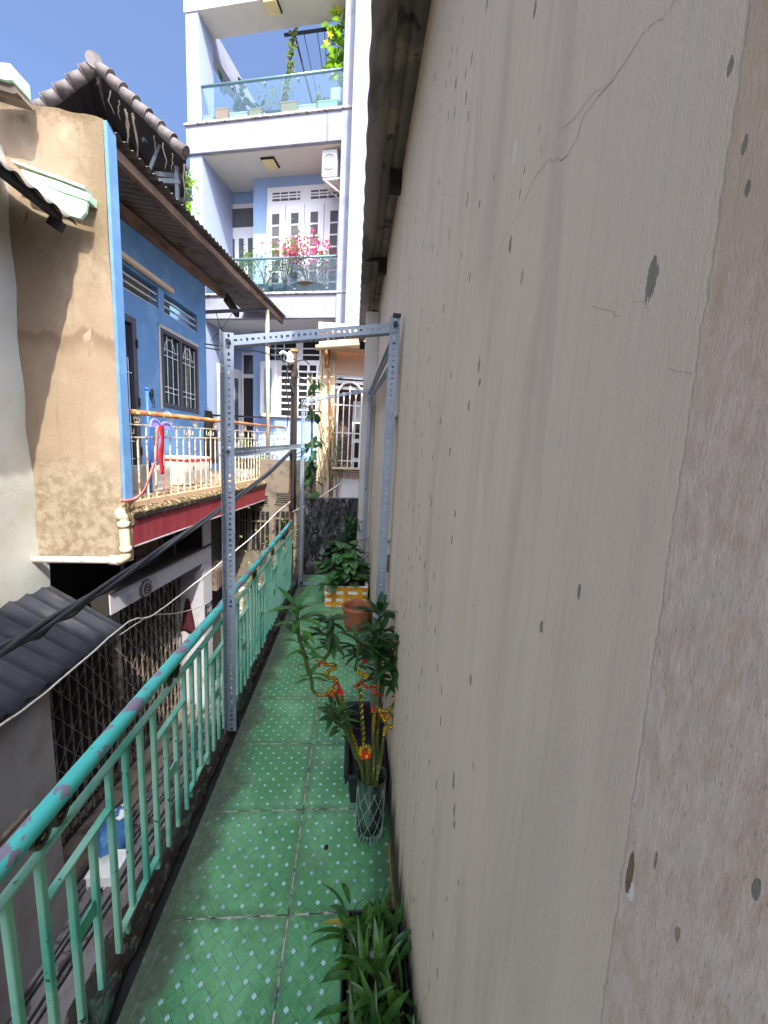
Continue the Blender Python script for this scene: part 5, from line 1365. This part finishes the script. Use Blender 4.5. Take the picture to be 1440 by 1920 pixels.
MT['leaf_lime'] = leafmat('lime_leaf', lin(96,140,36), lin(150,178,52), trans=.4)
MT['leaf_olive'] = leafmat('olive_leaf', lin(96,112,62), lin(140,150,96), trans=.3)
MT['bark'] = basic('grey_bark', lin(110,96,80), .9, .2, 12)
MT['pink'] = leafmat('bougainvillea_bract', lin(214,40,130), lin(236,92,160), trans=.4)
MT['yellowfl'] = leafmat('yellow_flower', lin(236,200,40), lin(246,220,90), trans=.3)
def shrub(name, label, c, h, r, n, mat, L=.09, wd=.045, trunk=.014, stems=5, grp=None, flat=1.0, extra=None, cat='plant', zc=.62, bias=0):
    c = V(c); t = thing(name, label, cat, c, grp)
    w = MB(); s_ = MB(); ex = MB()
    tips = []
    for i in range(stems):
        a = 2*pi*i/stems+R.uniform(-.5,.5); e = c+V((r*.7*math.cos(a), r*.7*math.sin(a)*flat, h*R.uniform(.55,.95)))
        m_ = c.lerp(e, .5)+V((R.uniform(-.05,.05), R.uniform(-.05,.05), .08*h))
        P = smooth([c, m_, e], 4); s_.tube(P, [trunk*(1-.7*j/(len(P)-1)) for j in range(len(P))], 5)
        tips += [P[-1], P[len(P)//2], P[-2]]
        for q in range(3):
            e2 = P[-2]+V((R.uniform(-1,1)*r*.5, R.uniform(-1,1)*r*.5*flat, R.uniform(-.05,.3)*h)); s_.tube([P[-3], e2], [trunk*.35, trunk*.15], 4); tips.append(e2)
    for i in range(n):
        tp_ = R.choice(tips); p = tp_+V((R.gauss(0, r*.22), R.gauss(0, r*.22)*flat, R.gauss(0, h*.09)))
        d = V((R.uniform(-1,1), R.uniform(-1,1), R.uniform(-.5,1)))
        tgt = ex if (extra and R.random() < extra[1] and p.z > c.z+h*extra[2]) else w
        tgt.leaf(p, d, L*R.uniform(.6,1.2), wd*R.uniform(.7,1.2)*(1.5 if tgt is ex else 1), R.uniform(.1,1), n=3)
    w.build('leaves', mat, t, fixn=False); s_.build('stems', MT['bark'], t)
    if extra: ex.build('blossom', extra[0], t, fixn=False)
    return t
# upper balcony plants
shrub('bushy_plant', 'fine leaved bushy plant behind the dark crate on the upper balcony', W(-2.45,.7,Z3), .95, .42, 420, MT['leaf_olive'], .09, .022)
shrub('broadleaf_plant', 'dark broad leaved plant by the left column of the upper balcony', W(-3.35,.75,Z3), 1.15, .38, 60, MT['leaf_dk'], .24, .13, stems=4)
shrub('low_plant', 'low dark leaved plant left of the dark crate on the upper balcony', W(-2.85,.5,Z3), .6, .25, 50, MT['leaf_dk'], .17, .09, stems=4)
shrub('pale_plant', 'pale green plant between the trellis legs on the upper balcony', W(-1.35,.6,Z3), .8, .2, 90, MT['leaf_olive'], .12, .07, stems=3)
gv = thing('gourd_vine', 'bright yellow green flowering vine climbing at the right end of the upper balcony', 'vine', W(-.78,.5,Z3))
w = MB(); fl_ = MB(); s_ = MB()
vp = [W(-.75,.45,Z3+.3+i*.25) for i in range(9)]
s_.tube(smooth([p+V((R.uniform(-.08,.08),0,0)) for p in vp], 3), .012, 5)
for i in range(150):
    z = R.uniform(9.7, 11.1); p = W(-.80+R.gauss(0,.13)-(.10 if 10.2 < z < 10.9 else 0), .45+R.uniform(-.2,.2), z)
    w.leaf(p, (R.uniform(-1,1), R.uniform(-1,.3), R.uniform(-.8,.6)), .18, .13, .7, n=4)
for p in (W(-.85,.25,11.1), W(-1.08,.25,10.5), W(-1.0,.25,10.65)):
    fl_ = MB()
    for k in range(5): fl_.leaf(p, (math.cos(k*1.26), -.3, math.sin(k*1.26)), .09, .07, .2, n=3)
    fl_.build('flower', MT['yellowfl'], gv, fixn=False)
w.build('leaves', MT['leaf_lime'], gv, fixn=False); s_.build('stem', MT['stalk'], gv)
tr = thing('trellis', 'thin pole trellis with a level cross bar leaning over the upper balcony', 'trellis', W(-1.5,.6,Z3))
t0 = PY(533,66,10.6); t1 = PY(646,50,10.4)
w = MB(); w.tube([t0, t1], .032, 8); w.build('cross_bar', MT['steelblue'], tr)
for (a, b) in (((552,57),(528,196)),((551,57),(586,196)),((570,64),(598,196)),((594,54),(606,140)),((608,50),(612,120))):
    w = MB(); k = .022 if a[0] < 560 else .008; w.tube([PY(*a, 10.55), PY(*b, 10.4)], k, 6); w.build('pole', MT['soot'], tr)
cv = thing('climbing_vine', 'thin vine with sparse leaves climbing the left leg of the trellis', 'vine', PY(535,200,10.2))
w = MB(); s_ = MB(); P = smooth([PY(*q, 10.4) for q in ((535,205),(537,170),(544,140),(546,115),(549,85),(551,62))], 5)
s_.tube(P, .018, 6)
for p in P:
    for k in range(4): w.leaf(p+V((R.uniform(-.04,.04),0,R.uniform(-.05,.05))), (R.uniform(-1,1), -.5, R.uniform(-.6,.6)), .13, .07, .6, n=3)
w.build('leaves', MT['leaf_olive'], cv, fixn=False); s_.build('stem', MT['bark'], cv)
# middle balcony plants in pots
MT['potteal'] = basic('teal_pot', lin(64,104,104), .5, .1, 6)
def pot(v_, s_, z, r, h, m, label, grp='flower pots on the middle glass balcony'):
    t = thing('flower_pot', label, 'pot', W(v_, s_, z), grp)
    w = MB(); w.lathe(W(v_, s_, z+.003), [(r*.72,0),(r,h*.9),(r*1.08,h*.9),(r*1.08,h),(r*.95,h),(r*.9,h*.85),(0,h*.85)], 18); w.build('body', m, t)
    w = MB(); w.lathe(W(v_, s_, z+.003), [(r*.9,h*.86),(0,h*.9)], 14); w.build('soil', MT['soil'], t)
def pv(px): return Wv(px, 540, .45)[0]
pot(pv(497),.45,Z1,.20,.30,MT['potteal'],'dark teal pot holding a small bonsai tree on the middle balcony')
pot(pv(532),.45,Z1,.19,.30,MT['potteal'],'dark teal pot under the paired bushy shrubs on the middle balcony')
pot(pv(583),.45,Z1,.40,.26,basic('brown_bowl_pot', lin(84,70,62), .7, .1, 6),'wide brown bowl pot holding the pink bougainvillea on the middle balcony')
shrub('bonsai_tree', 'small sparse bonsai tree in the left teal pot of the middle balcony', W(pv(497),.45,Z1+.27), .62, .34, 150, MT['leaf_olive'], .075, .035, .022, 5)
shrub('bushy_shrub', 'upright bushy shrub with small leaves in the second teal pot', W(pv(533),.45,Z1+.27), 1.1, .36, 520, MT['leaf_olive'], .085, .036, .016, 7)
shrub('bougainvillea', 'bougainvillea covered in pink flowers in the wide brown bowl', W(pv(581),.45,Z1+.24), .88, .66, 820, MT['leaf_mid'], .09, .045, .02, 8, extra=(MT['pink'], .62, .6))
shrub('green_plant', 'green plant with one pink bloom at the left end of the middle balcony', W(-3.7,.45,Z1), 1.0, .28, 200, MT['leaf_mid'], .1, .05, .012, 5, extra=(MT['pink'], .15, .6))
shrub('slender_plant', 'slender pale green plant beside the bonsai on the middle balcony', W(-3.05,.4,Z1), 1.1, .2, 220, MT['leaf_mid'], .11, .035, .012, 4)
shrub('trailing_plant', 'thin trailing plant with dark leaves at the right of the bougainvillea', W(-1.0,.35,Z1), .95, .24, 70, MT['leaf_mid'], .1, .05, .012, 5)
iv = thing('ivy', 'yellow green ivy growing up the left edge of the tall house beside the tiled roof', 'ivy', PY(344,380,9.6))
w = MB(); s_ = MB(); P = smooth([PY(*q, 9.7) for q in ((348,400),(340,370),(346,345),(340,325))], 5); s_.tube(P, .02, 5)
for p in P:
    for k in range(16): w.leaf(p+V((R.gauss(0,.09), R.gauss(0,.08), R.gauss(0,.06))), (R.uniform(-1,1), R.uniform(-1,.5), R.uniform(-.6,.6)), .12, .09, .6, n=3)
w.build('leaves', MT['leaf_lime'], iv, fixn=False); s_.build('stem', MT['bark'], iv)

# ------------------------------------------------------------------ cream gate house beyond the end wall
MT['creamtile'] = basic('cream_wall_tile', lin(214,194,164), .6, .07, 4, c2=lin(198,172,140), s2=3, thr=.56, soft=.1, bump=.1)
MT['peach'] = basic('peach_paint', lin(220,184,158), .75, .05, 4, bump=.1)
MT['brownin'] = basic('brown_interior', lin(92,72,62), .8, .15, 3)
CH_ = thing('cream_house', 'cream tiled house front with an arched white window grille beyond the end wall', 'house', (-.2, 7.3, GZ))
YG = 7.0
def G(px, py, y=YG): return PY(px, py, y)
def gx(px, py=800, y=YG): return PY(px, py, y).x
def gz(py, px=650, y=YG): return PY(px, py, y).z
w = MB()
xa, xb = gx(596), gx(626)
zc = GZ
while zc < 3.6: w.box(xa, xb, 6.95, 7.5, zc+.002, min(zc+.58, 3.72)-.002); zc += .58
w.build('pillar', MT['creamtile'], CH_, bevel=.004)
w = MB(); w.box(xb+.002, 1.2, YG, YG+.3, gz(702), 3.70); w.build('upper_wall', MT['peach'], CH_)
w = MB()
for k in range(8): w.box(xa-.02+k*.2, xa-.02+k*.2+.196, 6.86, 6.948, 3.60, 3.74)
w.build('coping', MT['creamtile'], CH_, bevel=.004)
w = MB(); w.box(xa+.02, 1.2, 6.62, 6.946, gz(662), gz(648)); w.build('canopy', MT['peach'], CH_)
w = MB(); w.tube([G(592,652,6.55), G(700,641,6.55)], .045, 10); w.build('canopy_pipe', MT['cream'], CH_)
w = MB(); w.box(xb+.004, 1.2, YG+.5, YG+.55, GZ, gz(700)); w.build('back_wall', MT['brownin'], CH_)
w = MB(); w.box(gx(660), gx(692), YG+.44, YG+.49, gz(880), gz(745)); bw = w.build('window', MT['winw'], CH_)
w = MB()
for k in range(3): w.box(gx(663), gx(690), YG+.43, YG+.438, gz(790+k*38+30), gz(790+k*38)); 
w.build('pane', MT['dark'], bw)
w = MB()
for py in (704, 716, 727): w.box(xb, .6, YG+.02, YG+.06, gz(py)-.025, gz(py)+.025)
w.build('transom_slat', MT['winw'], CH_)
gr = thing('window_grille', 'white arched iron window grille on the cream house beyond the end wall', 'grille', G(655,880))
w = MB(); zt_, zb_ = gz(722), gz(880)
for px in (632, 643, 654, 665, 676): w.bar((gx(px), YG-.02, zb_), (gx(px), YG-.02, gz(735) if px in (632,676) else gz(729) if px == 654 else gz(742)), .03 if px in (632,676) else .02, .03 if px in (632,676) else .02, up=(1,0,0))
w.tube(smooth([(gx(632),YG-.02,gz(735)), (gx(640),YG-.02,gz(722)), (gx(654),YG-.02,gz(717)), (gx(668),YG-.02,gz(722)), (gx(676),YG-.02,gz(735))], 5), .02, 8)
w.build('arch_bars', MT['winw'], gr)
w = MB()
for py in (760, 812, 864): w.bar((xb, YG-.02, gz(py)), (gx(684), YG-.02, gz(py)), .018, .02)
w.build('cross_bar', MT['winw'], gr)
for px, py in ((654,726),(643,739),(665,739)):
    w = MB(); w.tube([(gx(px)+.02*math.cos(t), YG-.02, gz(py)+.02*math.sin(t)) for t in [i*2*pi/12 for i in range(12)]], .005, 5, closed=True); w.build('ring', MT['winw'], gr)
w = MB(); w.box(xb, .5, YG-.25, YG+.1, gz(876)-.03, gz(876)); w.build('sill', MT['creamtile'], CH_)
w = MB(); w.box(xb+.03, .5, YG-.02, YG+.03, GZ, gz(898)); w.build('white_panel', MT['winw'], CH_)
w = MB(); w.box(xb+.01, .5, YG+.035, YG+.3, GZ, gz(884)); w.build('panel_wall', MT['peach'], CH_)
w = MB(); 
for k in range(7): w.box(gx(622)+k*.12, gx(622)+k*.12+.02, YG-.01, YG+.01, gz(898), gz(888))
w.box(gx(620), .5, YG-.012, YG+.012, gz(889), gz(886)); w.build('low_rail', MT['winw'], CH_)
# dead climber and wires up the pillar
dv_ = thing('dead_climber', 'tangle of dry climbing stems up the cream pillar', 'climber', G(618,930,6.85))
w = MB()
for i in range(10):
    px = R.gauss(620, 8); P = [G(px, 945, 6.85)]
    top = R.choice([650,700,760,820,860,860,880])
    y_ = 945
    while y_ > top: y_ -= 22; px += R.uniform(-6,6); px = max(600, min(648, px)); P.append(G(px, y_, 6.85+R.uniform(-.08,.05)))
    w.tube(smooth(P, 2), R.choice([.004,.005,.009]), 4)
w.build('stems', basic('dry_stem', lin(124,102,80), .9, .2, 10), dv_)
w = MB()
for i in range(160): p = G(R.gauss(628,11), R.gauss(840,34), 6.82); w.leaf(p, (R.uniform(-1,1), R.uniform(-1,.3), R.uniform(-1,.6)), .07, .03, .8, n=3)
w.build('dry_leaves', MT['leaf_olive'], dv_, fixn=False)
w = MB(); w.tube([G(617,640,6.88), G(617,700,6.88), G(620,790,6.88), G(618,930,6.88)], .018, 6); w.tube([G(612,628,6.7), G(612,690,6.7)], .03, 6); w.tube([G(604,632,6.7), G(634,630,6.7)], .012, 6); w.build('rusty_pipe', MT['rustpipe'], dv_)
gl = thing('broadleaf_tree', 'dark glossy broad leaved plant between the pole and the cream pillar', 'plant', PY(585,930,6.4))
w = MB(); s_ = MB(); s_.tube([PY(583,960,6.4), PY(585,800,6.4), PY(584,700,6.4)], .02, 6)
for i in range(60):
    py = R.choice([R.uniform(700,780), R.uniform(780,930), R.uniform(840,930)]); w.leaf(PY(R.uniform(573,596), py, 6.4+R.uniform(-.15,.15)), (R.uniform(-1,1), R.uniform(-1,.2), R.uniform(-.9,.5)), .24, .1, .8, n=4)
for px, py in ((588,735),(580,742)): w.leaf(PY(px,py,6.2), (R.uniform(-.6,.9), -.4, .3), .28, .13, .6, n=5)
w.build('leaves', MT['leaf_dk'], gl, fixn=False); s_.build('stem', MT['bark'], gl)

# ------------------------------------------------------------------ dark house at the end of the alley, shrub
MT['darkwall'] = basic('taupe_wall', lin(120,106,92), .85, .15, 3, c2=lin(92,82,72), s2=3, thr=.55, soft=.1)  # plain taupe with random darker patches
MT['pebwall'] = basic('pebbledash', lin(96,90,84), .95, .4, 60, c2=lin(50,46,42), s2=50, thr=.5, bump=1.0, bs=70, bd=.015)
DH = thing('shaded_house', 'taupe house front with louvre vents and barred windows in shade below the red band', 'house', (-1.4, 8.6, GZ))
YD = 8.6
w = MB(); w.box(-2.6, -.62, YD, YD+.3, GZ, 1.35); w.build('wall', MT['darkwall'], DH)
w = MB(); w.quad(*[V((-1.9, 8.6-.01, z)) for z in (0,0,0,0)]) if False else None
for (a, b, c, d) in ((516,560,920,947),(477,505,925,948)):
    p, q = PY(a, c, YD), PY(b, d, YD); w = MB(); w.box(p.x, q.x, YD-.02, YD-.003, q.z, p.z); lo_ = w.build('louvre_vent', MT['darkwall'], DH)
    w = MB()
    for k in range(5): z = q.z+.04+k*(p.z-q.z-.06)/5; w.box(p.x+.03, q.x-.03, YD-.03, YD-.021, z, z+.02)
    w.build('slat', MT['dark'], lo_)
for (a, b, c, d) in ((472,506,958,1030),(517,545,958,1010),(450,466,956,1030)):
    p, q = PY(a, c, YD), PY(b, d, YD); w = MB(); w.box(p.x, q.x, YD-.02, YD-.003, q.z, p.z); gw = w.build('window', MT['dark'], DH)
    w = MB(); n = max(3, int((q.x-p.x)/.09))
    for k in range(n+1): x_ = p.x+(q.x-p.x)*k/n; w.box(x_-.012, x_+.012, YD-.05, YD-.03, q.z, p.z)
    w.box(p.x, q.x, YD-.06, YD-.051, (p.z*.75+q.z*.25)-.02, (p.z*.75+q.z*.25)+.02); w.build('bars', MT['stepc'], gw)
w = MB(); w.fbox(A, 2.68, 3.5, .6, .9, GZ, .46); 
pbw = tag(w.build('pebbledash_wall', MT['pebwall']), 'dark pebbledash wall standing beside the white tiled pillar', 'wall')
w = MB(); w.fbox(A, 3.52, 3.95, .5, .9, GZ, .46); tag(w.build('plain_wall', MT['darkwall']), 'plain taupe wall strip right of the pebbledash wall', 'wall')
w = MB(); ms = A(2.78, .5, -.75)
w.fbox(A, 2.70, 3.25, .3, .59, -1.05, -.62); mbx = thing('meter_box', 'open brown electric meter box on the pebbledash wall', 'meter box', A(2.95,.5,-1.0))
w.build('box', MT['stepc'], mbx, bevel=.01)
w = MB(); w.fbox(A, 2.76, 3.05, .285, .299, -1.0, -.68); w.build('door', MT['brownin'], mbx)
sb = shrub('leafy_shrub', 'bright green leafy shrub in the alley behind the far end of the teal railing', V((-1.15, 5.9, GZ)), 3.3, .55, 620, MT['leaf_mid'], .08, .035, .03, 8)
sb2 = shrub('dark_shrub', 'dim tangled shrub against the shaded house', V((-1.55, 7.6, GZ)), 3.0, .7, 420, MT['leaf_dk'], .10, .045, .02, 9)
w = MB()
for i in range(9): x_ = -2.05+i*.16; w.bar((x_, 7.2, GZ), (x_, 7.2, -1.0), .09, .05, up=(1,0,0))
w.bar((-2.1,7.16,-1.1),(-.7,7.16,-1.1),.05,.08)
tag(w.build('slat_fence', MT['pillar']), 'pale grey upright slat fence low in the alley beside the number plate pillar', 'fence')

# ------------------------------------------------------------------ pole, insulator, cables
PO = thing('utility_pole', 'thin rusty brown utility pole with a white insulator and wires on top', 'pole', (-.89, 5.6, GZ))
w = MB(); w.bar((-.893,5.6,GZ), (-.876,5.6,2.93), .075, .07, up=(1,0,0)); w.build('post', basic('brown_pole_paint', lin(88,58,50), .7, .2, 6, c2=lin(66,40,34), s2=8), PO, bevel=.006)
w = MB(); w.box(-.92,-.83,5.55,5.65,2.93,2.96); w.build('cap', MT['rustpipe'], PO)
ic = PY(544, 672, 5.5)
w = MB(); w.lathe(ic, [(.015,-.08),(.055,-.06),(.06,-.03),(.035,-.02),(.05,.02),(.04,.05),(.02,.07),(0,.08)], 16); w.build('insulator', MT['foam'], PO)
w = MB(); w.tube(smooth([ic+V((0,0,.09)), PY(540,664,5.5), PY(530,660,5.5), PY(525,664,5.5)], 5), .018, 8); w.build('lamp_arm', MT['foam'], PO)
w = MB()
for pts in (((541,682),(538,700),(546,720),(551,740)),((556,690),(558,705),(552,722)),((540,690),(536,720),(541,760),(538,800)),((524,664),(530,678),(538,688)),((548,680),(570,675),(580,684)),((552,705),(575,712),(582,700))): w.tube(smooth([PY(*q, 5.48) for q in pts], 5), .008, 5)
w.build('wires', MT['bolt'], PO)
w = MB(); w.tube(smooth([PY(*q, 5.5) for q in ((549,705),(546,720),(551,738),(550,850),(548,960))], 5), .020, 7); w.tube([PY(556,690,5.5), PY(553,960,5.5)], .016, 7); w.build('conduit', MT['soot'], PO)
MT['rubber'] = basic('black_cable', (.022,.024,.03), .5, .2, 20)
MT['rubber2'] = basic('pale_cable', lin(206,200,190), .5, .15, 20)
cb = thing('cable_bundle', 'thick twisted bundle of black cables crossing in front of the red band', 'cable', PY(250,1070,2.7))
cpts = [PY(*q) for q in ((-160,1330,1.15),(0,1222,1.5),(120,1150,1.95),(250,1066,2.7),(330,1012,3.2),(430,943,4.0),(500,890,4.8),(548,845,5.55))]
P = smooth(cpts, 14)
for k in range(3):
    w = MB(); pts = []
    for i, p in enumerate(P):
        t = i*.16+k*2*pi/3; d = (P[min(i+1,len(P)-1)]-P[max(i-1,0)]).normalized(); x = d.cross(V((0,0,1))).normalized(); y = x.cross(d)
        pts.append(p+(x*math.cos(t)+y*math.sin(t))*.014)
    w.tube(pts, .0125, 8); w.build('cable', MT['rubber'], cb)
w = MB(); i0 = 18; pts = [P[i]+V((0,0,-.03-.012*math.sin(i*.9))) for i in range(i0, 42)]; w.tube(pts, .008, 6); w.build('loose_wrap', MT['rubber'], cb)
def wire(label, pts, r, mat, jit=0.0, name='wire'):
    P = smooth([PY(*q) for q in pts], 8)
    P = [p+V((0,0,R.uniform(-jit,jit))) for p in P]
    w = MB(); w.tube(P, r, 6); return tag(w.build(name, mat), label, 'wire', 'loose wires across the alley')
wire('pale kinked wire sagging across the alley from the awning to the far pole', [(-150,1440,1.3),(0,1361,1.55),(110,1278,1.95),(240,1167,2.6),(283,1155,2.85),(345,1110,3.3),(420,1050,3.9),(480,1000,4.5),(520,960,5.0),(545,940,5.5)], .006, MT['rubber2'], .003)
wire('thin pale wire branching off toward the white tiled pillar', [(225,1190,2.55),(283,1155,2.86),(330,1150,3.3),(375,1138,4.4),(395,1128,5.9)], .004, MT['rubber2'])
wire('slack wires looping under the awning to the far left of the frame post', [(385,645,7.6),(410,648,7.0),(437,650,6.6),(480,640,6.3),(548,676,5.55)], .012, MT['rubber'])
wire('second slack wire running just below the other under the awning', [(385,652,7.6),(412,656,7.0),(437,655,6.6),(490,660,6.2),(548,684,5.55)], .010, MT['rubber'])
wire('thin wire dropping from the awning corner to the slack wires', [(405,585,7.8),(412,610,7.6),(425,640,7.2),(432,655,7.0)], .006, MT['rubber'])
wire('thin wire slanting down left from the awning post', [(437,585,7.8),(420,610,7.8),(395,640,7.8)], .005, MT['rubber'])
wire('pale cables sagging from the pole over the end wall', [(548,960,5.5),(580,945,5.2),(615,922,6.0),(640,905,6.6)], .010, MT['rubber2'])

# ------------------------------------------------------------------ unseen block added behind the camera to throw the alley's shade
SUN = V((.28, -.80, 1.0)).normalized()
w = MB(); w.box(.3, 6, -12, -7.1, GZ, 13.2); w.box(-.1, 6.2, -12, -7.0, 13.2, 13.35)
tag(w.build('shade_block', MT['pillar']), 'plain grey rendered block standing behind the viewer along the walkway', 'building')

# ------------------------------------------------------------------ light
sun = bpy.data.lights.new('sun', 'SUN'); sun.energy = 2.0; sun.angle = rad(.53); sun.color = (1, .975, .95)
so = bpy.data.objects.new('sun', sun); COL.objects.link(so); so.rotation_euler = SUN.to_track_quat('Z', 'Y').to_euler()
wd_ = bpy.data.worlds.new('World'); SC.world = wd_; wd_.use_nodes = True
nt = wd_.node_tree; nt.nodes.clear()
sky = nt.nodes.new('ShaderNodeTexSky'); sky.sky_type = 'NISHITA'; sky.sun_disc = False
sky.sun_elevation = math.asin(SUN.z); sky.sun_rotation = math.atan2(SUN.x, SUN.y); sky.air_density = .52; sky.dust_density = 8; sky.ozone_density = 10
bgn = nt.nodes.new('ShaderNodeBackground'); bgn.inputs[1].default_value = .15
wo = nt.nodes.new('ShaderNodeOutputWorld'); nt.links.new(sky.outputs[0], bgn.inputs[0]); nt.links.new(bgn.outputs[0], wo.inputs[0])
vs = SC.view_settings; vs.view_transform = 'Standard'; vs.look = 'None'; vs.exposure = 1.97; vs.use_white_balance = True; vs.white_balance_temperature = 7000; vs.white_balance_tint = 6; vs.gamma = 1
SC.cycles.max_bounces = 10; SC.cycles.diffuse_bounces = 5; SC.cycles.transparent_max_bounces = 16; SC.cycles.glossy_bounces = 4
